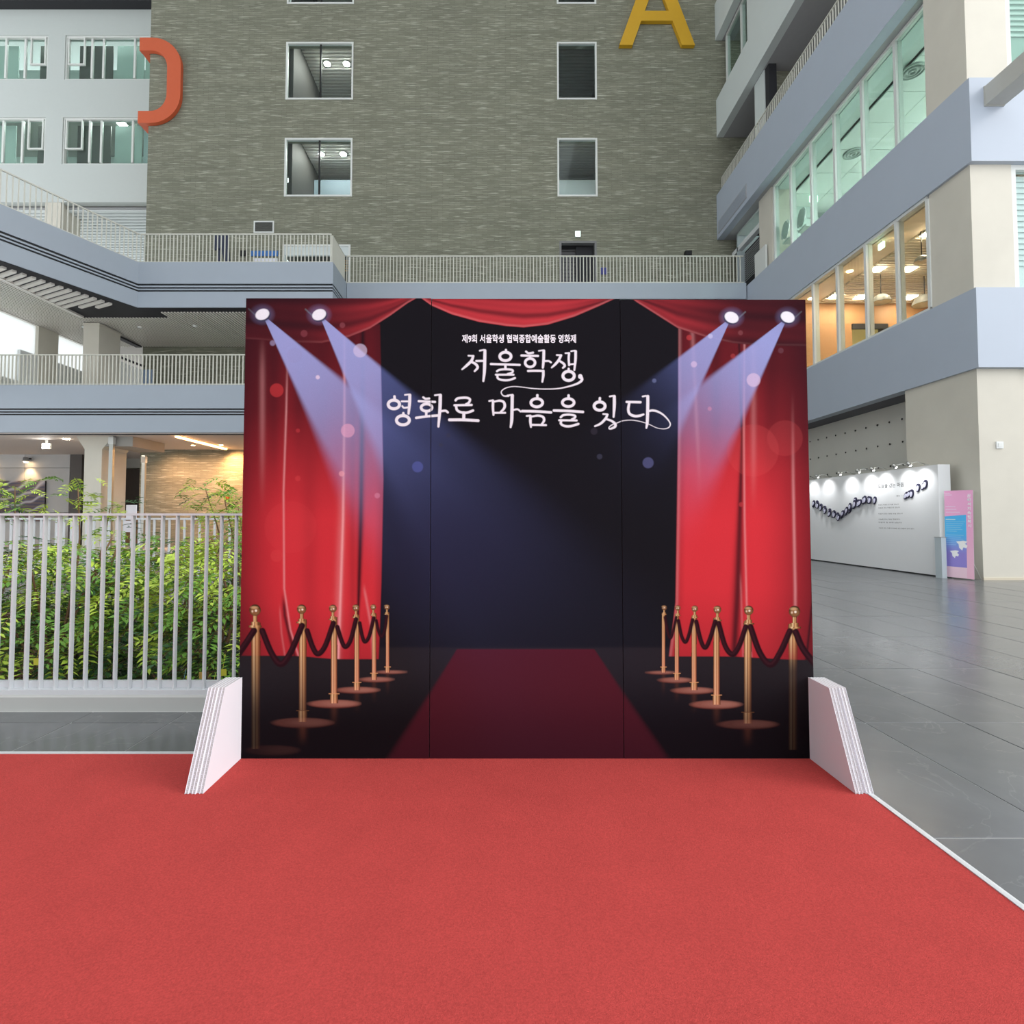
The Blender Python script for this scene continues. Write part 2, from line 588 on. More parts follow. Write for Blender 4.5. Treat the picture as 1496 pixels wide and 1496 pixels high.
# ------------------------------------------------------------------ printed backdrop
class Paint:
    """ink values for a printed sheet, worked out in print units and kept as linear colour"""

    def __init__(s, W, H, U, V):
        s.W, s.H, s.U, s.V = W, H, U.astype(np.float32), V.astype(np.float32)
        s.C = np.zeros((H, W, 3), np.float32)

    def over(s, m, col, sl=None):
        sl = sl or np.s_[:, :]
        c = np.array(lin(*col), np.float32)
        s.C[sl] += (c - s.C[sl]) * m[..., None]

    def box(s, u0, v0, u1, v1):
        du = abs(s.U[s.H // 2, 1] - s.U[s.H // 2, 0])
        cu = np.where((s.U.max(0) >= u0) & (s.U.min(0) <= u1))[0]
        rv = np.where((s.V.max(1) >= v0) & (s.V.min(1) <= v1))[0]
        if len(cu) == 0 or len(rv) == 0:
            return None
        return np.s_[rv[0]:rv[-1] + 1, cu[0]:cu[-1] + 1]

    def stroke(s, pts, widths, col, soft=0.45, alpha=1.0):
        if not isinstance(widths, (list, tuple)):
            widths = [widths] * len(pts)
        wm = max(widths) + 3
        us, vs = [p[0] for p in pts], [p[1] for p in pts]
        sl = s.box(min(us) - wm, min(vs) - wm, max(us) + wm, max(vs) + wm)
        if sl is None:
            return
        U, V = s.U[sl], s.V[sl]
        best = np.full(U.shape, 1e9, np.float32)
        for (p, q, w0, w1) in zip(pts[:-1], pts[1:], widths[:-1], widths[1:]):
            dx, dy = q[0] - p[0], q[1] - p[1]
            L = dx * dx + dy * dy + 1e-9
            t = np.clip(((U - p[0]) * dx + (V - p[1]) * dy) / L, 0, 1)
            d = np.hypot(U - p[0] - t * dx, V - p[1] - t * dy) - (w0 + (w1 - w0) * t) / 2
            best = np.minimum(best, d)
        s.over(np.clip(0.5 - best / (2 * soft), 0, 1) * alpha, col, sl)

    def ring(s, c, rx, ry, wd, col):
        s.stroke(smooth([(c[0] + rx * math.cos(t), c[1] + ry * math.sin(t)) for t in np.linspace(0, 2 * math.pi, 33)], 1), wd, col)

    def ellipse(s, c, rx, ry, col, alpha=1.0, soft=1.0, rot=0.0):
        R_ = max(rx, ry) + 4 * soft
        sl = s.box(c[0] - R_, c[1] - R_, c[0] + R_, c[1] + R_)
        if sl is None:
            return
        U, V = s.U[sl] - c[0], s.V[sl] - c[1]
        ca, sa = math.cos(rot), math.sin(rot)
        a, b = U * ca + V * sa, -U * sa + V * ca
        d = (np.hypot(a / rx, b / ry) - 1) * min(rx, ry)
        s.over(np.clip(0.5 - d / (2 * soft), 0, 1) * alpha, col, sl)

    def poly(s, pts, col, alpha=1.0, soft=0.6):
        us, vs = [p[0] for p in pts], [p[1] for p in pts]
        sl = s.box(min(us) - 4 * soft, min(vs) - 4 * soft, max(us) + 4 * soft, max(vs) + 4 * soft)
        if sl is None:
            return
        U, V = s.U[sl], s.V[sl]
        ins = np.zeros(U.shape, bool)
        best = np.full(U.shape, 1e9, np.float32)
        for p, q in zip(pts, pts[1:] + pts[:1]):
            dx, dy = q[0] - p[0], q[1] - p[1]
            L = dx * dx + dy * dy + 1e-9
            t = np.clip(((U - p[0]) * dx + (V - p[1]) * dy) / L, 0, 1)
            best = np.minimum(best, np.hypot(U - p[0] - t * dx, V - p[1] - t * dy))
            if dy:
                cr = ((p[1] > V) != (q[1] > V)) & (U < dx * (V - p[1]) / dy + p[0])
                ins ^= cr
        d = np.where(ins, -best, best)
        s.over(np.clip(0.5 - d / (2 * soft), 0, 1) * alpha, col, sl)

    def image(s, name, gain):
        im = bpy.data.images.new(name, s.W, s.H, alpha=False, float_buffer=True)
        im.colorspace_settings.name = 'Linear Rec.709'
        a = np.ones((s.H, s.W, 4), np.float32)
        a[..., :3] = np.clip(s.C / gain, 0, 0.95)
        im.pixels.foreach_set(a[::-1].ravel())
        im.update()
        im.pack()
        return im


def smooth(pts, k=6):
    """Catmull-Rom through pts (tuples of any length)"""
    if k <= 1 or len(pts) < 3:
        return list(pts)
    P = [np.array(p, float) for p in pts]
    P = [2 * P[0] - P[1]] + P + [2 * P[-1] - P[-2]]
    out = []
    for i in range(1, len(P) - 2):
        for t in np.linspace(0, 1, k, endpoint=False):
            a, b, c, d = P[i - 1], P[i], P[i + 1], P[i + 2]
            out.append(tuple(0.5 * (2 * b + (c - a) * t + (2 * a - 5 * b + 4 * c - d) * t * t + (3 * b - a - 3 * c + d) * t ** 3)))
    out.append(tuple(P[-2]))
    return out


def ss(a, b, x):
    t = np.clip((x - a) / (b - a), 0, 1)
    return t * t * (3 - 2 * t)


def print_material(name, im, rough=0.55):
    m = bpy.data.materials.new(name)
    m.use_nodes = True
    nt = m.node_tree
    b = nt.nodes['Principled BSDF']
    t = nt.nodes.new('ShaderNodeTexImage')
    t.image = im
    t.extension = 'EXTEND'
    nt.links.new(t.outputs[0], b.inputs['Base Color'])
    b.inputs['Roughness'].default_value = 0.8
    b.inputs['Specular IOR Level'].default_value = 0.02
    return m


BX0, BX1, BZ0, BZ1, BY = -1.343, 1.627, 0.010, 2.412, 2.83


def paint_backdrop():
    W, H = 1640, 1330
    X, Z = np.meshgrid(np.linspace(BX0, BX1, W), np.linspace(BZ1, BZ0, H))
    # print units: 790 per sheet distance, with the slight keystone of the artwork
    k = R(2.15)
    d = BY * math.cos(k) + (Z - EYE) * math.sin(k)
    U = 729 + 790 * X / d
    V = 727.4 - 790 * (-BY * math.sin(k) + (Z - EYE) * math.cos(k)) / d
    P = Paint(W, H, U, V)
    U, V, C = P.U, P.V, P.C
    rng = np.random.default_rng(3)
    C[:] = lin(27, 26, 31)
    # floor of the stage
    fl = ss(943, 949, V)
    P.over(fl * (1 - 0.55 * ss(960, 1080, V)), (40, 36, 40))
    P.over(fl * ss(960, 1080, V), (22, 17, 21))
    # red aisle
    top, bot = 948, 1108
    t = np.clip((V - top) / (bot - top), 0, 1)
    l = 668 + (570 - 668) * t
    r = 868 + (973 - 868) * t
    wd = 1.5 + 9 * t
    m = ss(l - wd, l + wd, U) * ss(r + wd, r - wd, U) * ss(top - 1, top + 2, V)
    P.over(m * (1 - 0.25 * t), (80, 26, 36))
    P.over(m * ss(0.25, 1, t) * 0.6, (52, 20, 30))

    def gau(x, s_):
        return np.exp(-(x / s_) ** 2)

    def lerpv(tab):
        return np.interp(V, [a for a, _ in tab], [b for _, b in tab]).astype(np.float32)

    # ---- left curtain
    eR = lerpv([(470, 555), (560, 557), (700, 560), (850, 557), (965, 553)])
    bt = 958 + 5 * ss(420, 500, U)
    m = ss(eR + 1.3, eR - 1.3, U) * ss(bt + 1.2, bt - 1.2, V) * ss(470, 476, V)
    cloth = m.copy()
    b = lerpv([(470, 0.10), (520, 0.13), (600, 0.25), (680, 0.58), (760, 0.90), (880, 0.92), (965, 0.62)])
    b *= 0.24 + 0.76 * ss(338, 430, U + 10 * ss(560, 800, V) * (1 - ss(840, 930, V)))
    b *= 1 - 0.38 * gau(U - 436, 9) * ss(720, 560, V) - 0.33 * gau(U - 400, 9) * ss(760, 600, V)
    b *= 1 - 0.25 * gau(U - 470, 12) * ss(700, 600, V) - 0.18 * gau(U - 452, 12)
    dk = lerpv([(470, 530), (600, 529), (760, 527), (900, 523), (965, 517)])
    b *= 1 - 0.93 * gau(U - dk, lerpv([(470, 3), (600, 4), (760, 4.5), (870, 3), (930, 0.6), (965, 0.3)]))
    b *= 1 - 0.25 * gau(U - 515, 5)
    dk2 = lerpv([(850, 412), (900, 416), (958, 430)])
    b *= 1 - 0.8 * gau(U - dk2, 3) * ss(862, 890, V)
    b *= 1 - 0.3 * ss(eR - 14, eR, U)
    red = np.array(lin(212, 54, 63), np.float32)
    dkc = np.array(lin(44, 24, 31), np.float32)
    cur = dkc + (red - dkc) * b[..., None]
    hl = np.array(lin(238, 168, 170), np.float32)
    h1 = lerpv([(470, 421), (600, 418), (720, 414), (860, 415), (920, 424), (962, 437)])
    h2 = lerpv([(470, 503), (600, 503), (760, 501), (880, 497), (962, 494)])
    hh = 0.62 * gau(U - h1, 1.5) * ss(480, 620, V) + 0.75 * gau(U - h2, 2.0) + 0.3 * gau(U - h2 + 2, 6) * ss(640, 800, V)
    h3 = lerpv([(860, 532), (920, 543), (962, 545)])
    hh += 0.4 * gau(U - h3, 2.0) * ss(850, 870, V) + 0.28 * gau(U - 383, 4) * ss(760, 600, V) * ss(480, 560, V)
    hh += 0.25 * gau(U - lerpv([(880, 408), (925, 411), (958, 416)]), 1.5) * ss(880, 900, V)
    cur = cur + (hl - cur) * np.clip(hh, 0, 1)[..., None] * 0.8
    C[:] = C + (cur - C) * m[..., None]
    # ---- right curtain
    eL = lerpv([(470, 991), (600, 991), (760, 989), (880, 987), (962, 977)])
    bt = 959 + 5 * ss(1050, 1180, U)
    m = ss(eL - 1.3, eL + 1.3, U) * ss(bt + 1.2, bt - 1.2, V) * ss(470, 476, V)
    cloth = np.maximum(cloth, m)
    b = lerpv([(470, 0.13), (540, 0.18), (620, 0.40), (690, 0.84), (760, 1.0), (860, 0.96), (965, 0.62)])
    b *= 0.22 + 0.78 * ss(1196, 1092, U - 10 * ss(600, 780, V))
    dk = lerpv([(470, 1079), (640, 1084), (760, 1081), (860, 1078), (965, 1072)])
    b *= 1 - 0.85 * gau(U - dk, lerpv([(470, 1.5), (640, 2), (760, 5), (860, 7), (965, 5)]))
    b *= 1 - 0.3 * ss(eL + 16, eL, U)
    b *= 1 - 0.35 * gau(U - 1046, 8) * ss(700, 560, V) - 0.3 * gau(U - 1126, 12) * ss(760, 580, V)
    b *= 1 - 0.8 * gau(U - lerpv([(470, 1184), (880, 1187), (965, 1178)]), 2.0)
    cur = dkc + (red - dkc) * b[..., None]
    h1 = lerpv([(470, 1088), (640, 1087), (760, 1088), (880, 1091), (962, 1098)])
    h2 = lerpv([(560, 1158), (700, 1159), (860, 1162)])
    hh = 0.5 * gau(U - h1, 1.6) + 0.6 * gau(U - h2, 2.2) * ss(560, 760, V) * ss(960, 860, V)
    hh += 0.3 * gau(U - lerpv([(470, 1011), (700, 1022)]), 3) * ss(740, 600, V) + 0.25 * gau(U - 1101, 4) * ss(760, 640, V)
    hh += 0.28 * gau(U - eL - 2, 2.5) + 0.25 * gau(U - lerpv([(840, 1082), (962, 1086)]), 1.6) * ss(830, 860, V)
    cur = cur + (hl - cur) * np.clip(hh, 0, 1)[..., None] * 0.8
    C[:] = C + (cur - C) * m[..., None]

    # ---- swags along the top
    def swag(curve, u0, u1, dim, sign):
        nonlocal C
        lo = np.interp(U, [a for a, _ in curve], [b_ for _, b_ in curve]).astype(np.float32)
        mk = ss(lo + 1.0, lo - 1.0, V) * (U > u0) * (U < u1)
        q = np.clip((lo - V) / np.maximum(lo - 428, 8), 0, 1)
        f = 0.62 + 0.24 * np.sin(q * 11 + (U - u0) * 0.006 * sign) + 0.12 * np.sin(q * 25 + U * 0.02)
        f *= 1 - 0.55 * ss(0.35, 1.0, q)
        f *= dim
        c = dkc + (np.array(lin(196, 60, 68), np.float32) - dkc) * f[..., None]
        rim = gau(V - lo + 1.6, 1.6) * 0.35 * np.clip(dim * 1.4, 0, 1)
        c = c + (np.array(lin(200, 130, 132), np.float32) - c) * rim[..., None]
        C[:] = C + (c - C) * mk[..., None]
    cloth = np.maximum(cloth, (V < 506) * ((U < 560) + (U > 990)))
    swag([(340, 494), (372, 496), (420, 500), (470, 501), (510, 492), (540, 480), (570, 461), (595, 443), (614, 432)], 340, 614, 0.12 + 0.56 * ss(420, 590, U), 1)
    swag([(612, 433), (630, 446), (660, 459), (700, 470), (740, 476), (765, 478), (800, 474), (840, 462), (875, 447), (905, 433)], 612, 905,
         1.18 - 0.5 * ss(800, 900, U) - 0.3 * ss(660, 615, U), 1)
    swag([(915, 430), (930, 441), (960, 460), (990, 479), (1030, 492), (1070, 501), (1100, 504), (1140, 505), (1200, 506)], 915, 1200, 0.62 - 0.48 * ss(970, 1100, U), -1)

    # ---- spotlight beams (part of the artwork)
    beam = np.array(lin(158, 166, 222), np.float32)
    beam_d = np.array(lin(122, 138, 212), np.float32)
    for (x, y, a0, a1, sd, kk, far) in ((383, 459, 39.5, 65.5, 1, 1.0, 190), (466, 459, 40.5, 67.5, 1, 1.0, 190), (1069, 463, 37.5, 65.5, -1, 0.9, 105), (1151, 463, 37.8, 66, -1, 1.0, 120)):
        dx, dy = (U - x) * sd, V - y
        dist = np.hypot(dx, dy)
        ang = np.degrees(np.arctan2(dy, dx))
        sf = 1.6 + 3.2 * ss(60, 420, dist)
        al = ss(a0 - sf, a0 + sf, ang) * ss(a1 + sf, a1 - sf, ang)
        on_cloth = 0.92 * np.exp(-(dist / (262 if sd > 0 else 205)) ** 2.5)
        on_dark = 0.62 * np.exp(-(dist / far) ** (1.25 if sd > 0 else 1.7))
        al = al * kk * (on_cloth * cloth + on_dark * (1 - cloth)) * ss(2, 16, dist)
        C[:] = C + (beam * cloth[..., None] + beam_d * (1 - cloth)[..., None] - C) * al[..., None]
    glow = np.exp(-((U - 640) / 130) ** 2 - ((V - 800) / 110) ** 2) * (1 - cloth) * (V < 946)
    P.over(glow * 0.5, (40, 38, 62))
    # ---- lamps
    for (x, y, sd) in ((383, 459, 1), (466, 459.5, 1), (1069, 463.5, -1), (1151, 463, -1)):
        P.stroke([(x - sd * 20, y - 8), (x - sd * 8, y + 3)], 2.2, (96, 92, 100))
        P.ellipse((x, y), 13, 11, (150, 160, 220), 0.3, 6)
        P.ellipse((x + sd * 1.0, y + 1.5), 11.2, 8.8, (60, 62, 88), 0.9, 0.7, -0.35 * sd)
        P.ellipse((x, y), 10.0, 7.6, (238, 238, 248), 1, 0.8, -0.38 * sd)
    # ---- bokeh
    for (x, y, r_, c, a) in ((508, 629, 10, (230, 170, 200), .55), (404, 570, 10, (205, 62, 66), .5), (526, 512, 10, (220, 205, 235), .5), (430, 519, 11, (150, 150, 200), .35),
                             (464, 551, 3, (235, 215, 235), .7), (499, 692, 4, (240, 170, 180), .55), (551, 724, 4, (215, 140, 170), .5), (610, 682, 8, (84, 94, 160), .7),
                             (444, 487, 5, (140, 70, 80), .5), (500, 475, 4, (150, 80, 90), .5), (398, 501, 4, (170, 160, 200), .5), (435, 629, 3, (190, 60, 66), .5), (435, 699, 4, (210, 70, 74), .4),
                             (655, 636, 3, (60, 60, 76), .5), (644, 650, 3, (60, 60, 76), .5), (424, 770, 38, (225, 80, 84), .10), (404, 812, 9, (230, 90, 90), .15),
                             (1101, 555, 10, (222, 196, 226), .6), (1014, 532, 4.5, (215, 190, 225), .6), (1007, 493, 4, (190, 64, 68), .6), (1038, 491, 3.5, (200, 200, 235), .6), (1082, 486, 3.5, (140, 80, 86), .5),
                             (1071, 520, 3.5, (176, 66, 70), .5), (956, 556, 3, (120, 130, 175), .5), (1100, 658, 38, (228, 90, 92), .13), (1147, 640, 26, (225, 90, 92), .12), (947, 676, 8, (92, 96, 140), .6),
                             (876, 667, 4, (70, 72, 92), .5), (1083, 737, 3.5, (190, 60, 66), .6), (1037, 597, 3, (220, 150, 180), .4), (868, 630, 5, (58, 54, 66), .5), (1141, 512, 4, (120, 80, 92), .4)):
        P.ellipse((x, y), r_, r_, c, a, 0.8)

    # ---- brass posts and ropes
    rope = (42, 20, 27)
    pal = [(-.5, (62, 40, 24)), (-.34, (176, 132, 88)), (-.2, (236, 208, 160)), (-.06, (140, 94, 58)), (.1, (214, 172, 118)), (.28, (150, 104, 66)), (.42, (104, 70, 42)), (.5, (52, 34, 22))]
    pal2 = [(-.5, (96, 52, 38)), (-.34, (206, 140, 106)), (-.2, (240, 190, 152)), (-.06, (170, 104, 78)), (.1, (232, 168, 130)), (.28, (184, 116, 88)), (.42, (130, 78, 58)), (.5, (70, 42, 34))]

    def pole(cx, w_, v0, v1, pinky, fade):
        sl = P.box(cx - w_, v0, cx + w_, v1)
        u, v = P.U[sl], P.V[sl]
        tt = np.clip((u - cx) / w_, -.5, .5)
        a = np.stack([np.interp(tt, [p for p, _ in pal], [lin(*c)[k] for _, c in pal]) for k in range(3)], -1)
        b_ = np.stack([np.interp(tt, [p for p, _ in pal2], [lin(*c)[k] for _, c in pal2]) for k in range(3)], -1)
        mixv = (np.clip((v - v0) / (v1 - v0), 0, 1) * pinky)[..., None]
        c = (a + (b_ - a) * mixv).astype(np.float32)
        mk = (np.abs(u - cx) < w_ / 2) * (v >= v0) * (v <= v1)
        if fade:
            mk = mk * (1 - 0.92 * ss(fade[0], fade[1], v))
        P.C[sl] += (c - P.C[sl]) * mk[..., None].astype(np.float32)

    posts = [(372.4, 891.4, 8.4, 373.5, 13.5, 1094, (398, 1096, 40, 8), .0, (890, 1050)), (440.5, 890, 6.8, 442, 11.2, 1054.6, (442, 1055.6, 44, 7.5), .35, (915, 1085)),
             (486.2, 889, 5.6, 487.9, 9.2, 1027, (487.9, 1027.9, 36.5, 6), .8, None), (519.9, 888, 4.9, 521.2, 7.5, 1008, (521.5, 1007.9, 30.5, 4.7), .9, None),
             (545.3, 887.1, 4.1, 546.4, 6.4, 993, (548.7, 992.5, 23.4, 3.7), 1, None), (565.2, 886.8, 3.7, 566.1, 5.2, 982, (570.2, 981.7, 19.6, 2.3), 1, None),
             (1161, 893.3, 8.3, 1158.8, 13.5, 1096, None, .0, (915, 985)), (1094, 891.7, 6.9, 1092.7, 11.2, 1057, (1092.7, 1058, 43, 7), .35, (915, 1085)),
             (1048.3, 890.5, 5.6, 1047, 9.2, 1029, (1046.2, 1029, 36, 6.3), .8, None), (1015.2, 889.2, 4.6, 1014.2, 7.5, 1008, (1012.7, 1008.6, 29.7, 5), .9, None),
             (990.4, 888.2, 3.9, 989, 6.3, 993, (986.5, 993.3, 22.9, 4), 1, None), (970.5, 887.7, 3.5, 969.5, 5.1, 982, (965.7, 982.4, 19, 2.3), 1, None)]
    order = [5, 4, 3, 2, 1, 0]
    zl = lambda u, v: (340 + u / 5.343, 860 + v / 5.343)
    zr = lambda u, v: (920 + u / 3.937, 860 + v / 3.937)
    ropesL = [([(230, 330), (300, 500), (375, 590), (450, 500), (540, 290)], 9), ([(580, 330), (625, 460), (665, 510), (720, 450), (785, 270)], 8), ([(815, 300), (850, 410), (880, 455), (920, 400), (962, 240)], 6.8),
              ([(990, 270), (1010, 370), (1032, 415), (1065, 370), (1100, 230)], 5.8), ([(1120, 250), (1140, 340), (1165, 375), (1188, 320), (1203, 215)], 4.6), ([(165, 330), (100, 430), (20, 545)], 9.5)]
    ropesR = [([(695, 220), (750, 370), (812, 438), (865, 370), (922, 245)], 9), ([(512, 200), (550, 330), (592, 378), (630, 330), (668, 220)], 7.8), ([(383, 190), (410, 300), (435, 340), (462, 290), (492, 190)], 6.6),
              ([(280, 185), (298, 270), (320, 308), (340, 270), (362, 180)], 5.4), ([(203, 165), (218, 245), (235, 285), (252, 240), (268, 165)], 4.2), ([(955, 250), (1000, 350), (1080, 450)], 9.5)]
    for side, ropes, z, base in (('l', ropesL, zl, 0), ('r', ropesR, zr, 6)):
        for i in order:
            bu, bv, br, cx, pw, pv, el, pk, fd = posts[base + i]
            if el:
                dimm = 0.14 if i == 1 else (0.03 if i == 0 else 0.5)
                P.ellipse((el[0], el[1] + 1.0), el[2], el[3], (128, 66, 54), dimm, 0.8)
                P.ellipse((el[0], el[1]), el[2] * .98, el[3] * .9, (176, 118, 104), dimm * .75, 1.0)
                P.ellipse((el[0] + el[2] * .25, el[1]), el[2] * .6, el[3] * .6, (214, 160, 142), dimm * .4, 2.0)
                sl = P.box(cx - pw, el[1], cx + pw, el[1] + 40)
                if sl is not None and i > 0:
                    u, v = P.U[sl], P.V[sl]
                    P.over(0.22 * gau(u - cx, pw * .5) * ss(el[1] + 38, el[1] + el[3], v) * (v > el[1] + el[3]), (120, 70, 50), sl)
            pole(cx, pw, bv + br * 2.2, pv, pk, fd)
            if i > 0:
                ch = 8.5 * pw / 9.4
                pole(cx, pw * 1.25, pv - ch * 1.6, pv + 0.5, pk, fd if i == 1 else None)
                P.stroke([(cx - pw * .8, pv - ch * 1.6), (cx + pw * .8, pv - ch * 1.6)], 1.1, (216, 160, 112) if i > 1 else (96, 66, 46), 0.5)
            sc = br / 8.4
            pole(bu, 6.5 * sc, bv + 6 * sc, bv + 20 * sc, 0, None)
            pole(bu, 12 * sc, bv + 17 * sc, bv + 24 * sc, 0, None)
            pole(bu, 19 * sc, bv + 22.5 * sc, bv + 25.5 * sc, 0, None)
            P.ellipse((bu, bv), br, br, (66, 44, 30), 1, 0.6)
            P.ellipse((bu, bv + br * .2), br * .82, br * .7, (142, 100, 66), .9, 1.4)
            P.ellipse((bu - br * .15, bv - br * .45), br * .6, br * .25, (206, 168, 124), .8, 0.9)
            P.ellipse((bu + br * .15, bv + br * .1), br * .2, br * .2, (250, 240, 220), .95, 0.7)
            P.ellipse((bu - br * .45, bv + br * .2), br * .16, br * .2, (244, 220, 190), .7, 0.6)
        for pts, w_ in ropes:
            q = smooth([z(*p) for p in pts], 6)
            P.stroke(q, w_, rope, 0.8)
            P.stroke([(a - w_ * .12, b_ - w_ * .12) for a, b_ in q], w_ * .35, (66, 32, 40), 1.2, .6)
        if side == 'l':
            P.C[:] = P.C
    # corners fall off into black ink
    vg = 0.55 * ss(1000, 1110, V) * (ss(420, 345, U) + ss(1120, 1190, U))
    P.over(np.clip(vg, 0, 0.8), (16, 13, 16))
    vg = 0.6 * ss(520, 432, V) * (ss(420, 345, U) + ss(1110, 1192, U))
    P.over(np.clip(vg, 0, 0.6), (30, 22, 28))
    for (x, y, sd) in ((383, 459, 1), (466, 459.5, 1), (1069, 463.5, -1), (1151, 463, -1)):
        P.ellipse((x, y), 10.0, 7.6, (238, 238, 248), 1, 0.8, -0.38 * sd)

    # ---- hand-lettered title
    TX = (236, 233, 242)

    def group(ox, oy, sc, strokes, glow=False):
        for st in strokes:
            if st[0] == 'o':
                _, cx, cy, rx, ry, wd_ = st
                pts = [(ox + (cx + rx * math.cos(t_)) / sc, oy + (cy + ry * math.sin(t_)) / sc) for t_ in np.linspace(0, 2 * math.pi, 29)]
                P.stroke(pts, wd_ / sc, TX)
            else:
                pts, wd_ = st
                if isinstance(wd_, (list, tuple)):
                    q = smooth([(a, b_, c_) for (a, b_), c_ in zip(pts, wd_)], 5)
                    P.stroke([(ox + a / sc, oy + b_ / sc) for a, b_, _ in q], [c_ / sc for _, _, c_ in q], TX)
                else:
                    q = smooth(pts, 5) if len(pts) > 2 else pts
                    P.stroke([(ox + a / sc, oy + b_ / sc) for a, b_ in q], wd_ / sc, TX)

    A = [([(182, 295), (232, 298)], 18), ([(234, 300), (215, 350), (165, 400), (112, 445)], [26, 30, 28, 16]), ([(215, 362), (262, 388), (282, 425), (250, 464)], [24, 28, 28, 20]),
         ([(268, 353), (345, 352)], 22), ([(306, 240), (350, 232)], 18), ([(362, 240), (360, 340), (356, 470), (345, 572)], [32, 34, 32, 22]),
         ([(592, 232), (592, 252)], 24), ('o', 586, 303, 62, 46, 30), ([(428, 386), (560, 390), (742, 396)], 24), ([(586, 395), (586, 440)], 26),
         ([(494, 466), (520, 450), (580, 444), (650, 448), (668, 462), (655, 482), (610, 496)], 22), ([(482, 503), (675, 503)], 21), ([(500, 508), (502, 540), (545, 560), (620, 562), (690, 540)], 23),
         ([(812, 250), (838, 268), (888, 262)], 22), ([(762, 293), (942, 298)], 24), ([(856, 300), (856, 320)], 24), ('o', 856, 372, 54, 46, 28), ([(952, 242), (995, 236)], 16), ([(1006, 242), (1004, 330), (996, 425)], [30, 30, 24]),
         ([(1015, 354), (1060, 354), (1084, 368)], 20), ([(834, 462), (920, 460), (996, 462)], 24), ([(1000, 462), (1000, 510), (990, 580)], [28, 28, 20]),
         ([(1148, 288), (1192, 290)], 18), ([(1194, 292), (1168, 345), (1130, 390), (1092, 425)], [26, 28, 26, 16]), ([(1178, 352), (1222, 382), (1234, 408), (1215, 428)], [22, 26, 26, 20]),
         ([(1242, 268), (1275, 266)], 16), ([(1282, 268), (1278, 330), (1283, 398)], 24), ([(1290, 390), (1335, 386)], 18), ([(1305, 246), (1345, 240)], 16), ([(1354, 248), (1352, 340), (1340, 452)], [28, 28, 20]),
         ([(1278, 438), (1276, 460)], 24), ('o', 1277, 516, 62, 50, 32), ([(1404, 518), (1404, 526)], 44),
         ([(1412, 524), (1422, 560), (1385, 594), (1300, 625), (1180, 652), (1050, 660), (900, 655), (780, 640), (680, 632), (600, 645), (550, 675), (542, 705), (568, 735), (620, 736)],
          [34, 30, 24, 18, 13, 11, 10, 9, 9, 10, 11, 12, 14, 18])]
    group(660, 480, 7.48, A)
    B = [([(178, 130), (180, 150)], 26), ('o', 172, 209, 56, 43, 30), ([(282, 114), (318, 110)], 16), ([(330, 116), (328, 200), (318, 300)], [30, 30, 22]), ([(250, 178), (312, 178)], 18), ([(256, 226), (272, 242), (312, 238)], 18),
         ([(266, 296), (268, 312)], 24), ('o', 262, 366, 64, 46, 30),
         ([(464, 138), (486, 152), (524, 150)], 20), ([(420, 176), (580, 184)], 23), ([(500, 190), (500, 205)], 20), ('o', 497, 240, 54, 36, 27), ([(494, 280), (494, 325)], 24), ([(394, 342), (500, 328), (612, 318)], 24),
         ([(580, 118), (622, 112)], 17), ([(634, 118), (630, 250), (615, 428)], [32, 32, 22]), ([(645, 275), (686, 272), (708, 288)], 22),
         ([(786, 168), (810, 148), (890, 142), (928, 158), (918, 190), (890, 208)], 23), ([(775, 217), (945, 214)], 22), ([(790, 220), (800, 264), (840, 287), (900, 290), (958, 270)], 24), ([(868, 292), (866, 355)], 30),
         ([(724, 362), (860, 362), (1010, 370)], 28)]
    group(550, 560, 6.8, B)
    Cc = [([(138, 240), (186, 232)], 24), ([(190, 238), (188, 330), (196, 430)], [34, 34, 26]), ([(200, 250), (280, 236), (335, 256), (350, 310), (330, 355), (290, 392)], [22, 30, 34, 36, 32, 24]), ([(205, 402), (355, 402)], 26),
          ([(385, 166), (430, 158)], 22), ([(452, 165), (450, 300), (445, 500), (430, 598)], [44, 42, 42, 26]), ([(470, 362), (525, 354), (566, 384)], 24),
          ([(795, 162), (795, 182)], 34), ('o', 787, 264, 80, 56, 38), ([(588, 378), (780, 382), (982, 396)], 34), ([(650, 444), (696, 440)], 24), ([(702, 446), (700, 520), (708, 594)], [34, 36, 26]),
          ([(710, 455), (800, 440), (868, 456), (888, 495), (876, 530), (850, 562)], [24, 28, 32, 34, 30, 24]), ([(715, 566), (912, 570)], 28),
          ([(1222, 165), (1222, 184)], 34), ('o', 1217, 262, 80, 54, 37), ([(1022, 370), (1220, 376), (1418, 390)], 34), ([(1115, 462), (1150, 434), (1230, 426), (1305, 440), (1308, 468), (1265, 494)], 30), ([(1094, 503), (1332, 506)], 28),
          ([(1122, 512), (1118, 552), (1170, 582), (1250, 584), (1355, 554)], 32)]
    group(700, 560, 9.35, Cc)
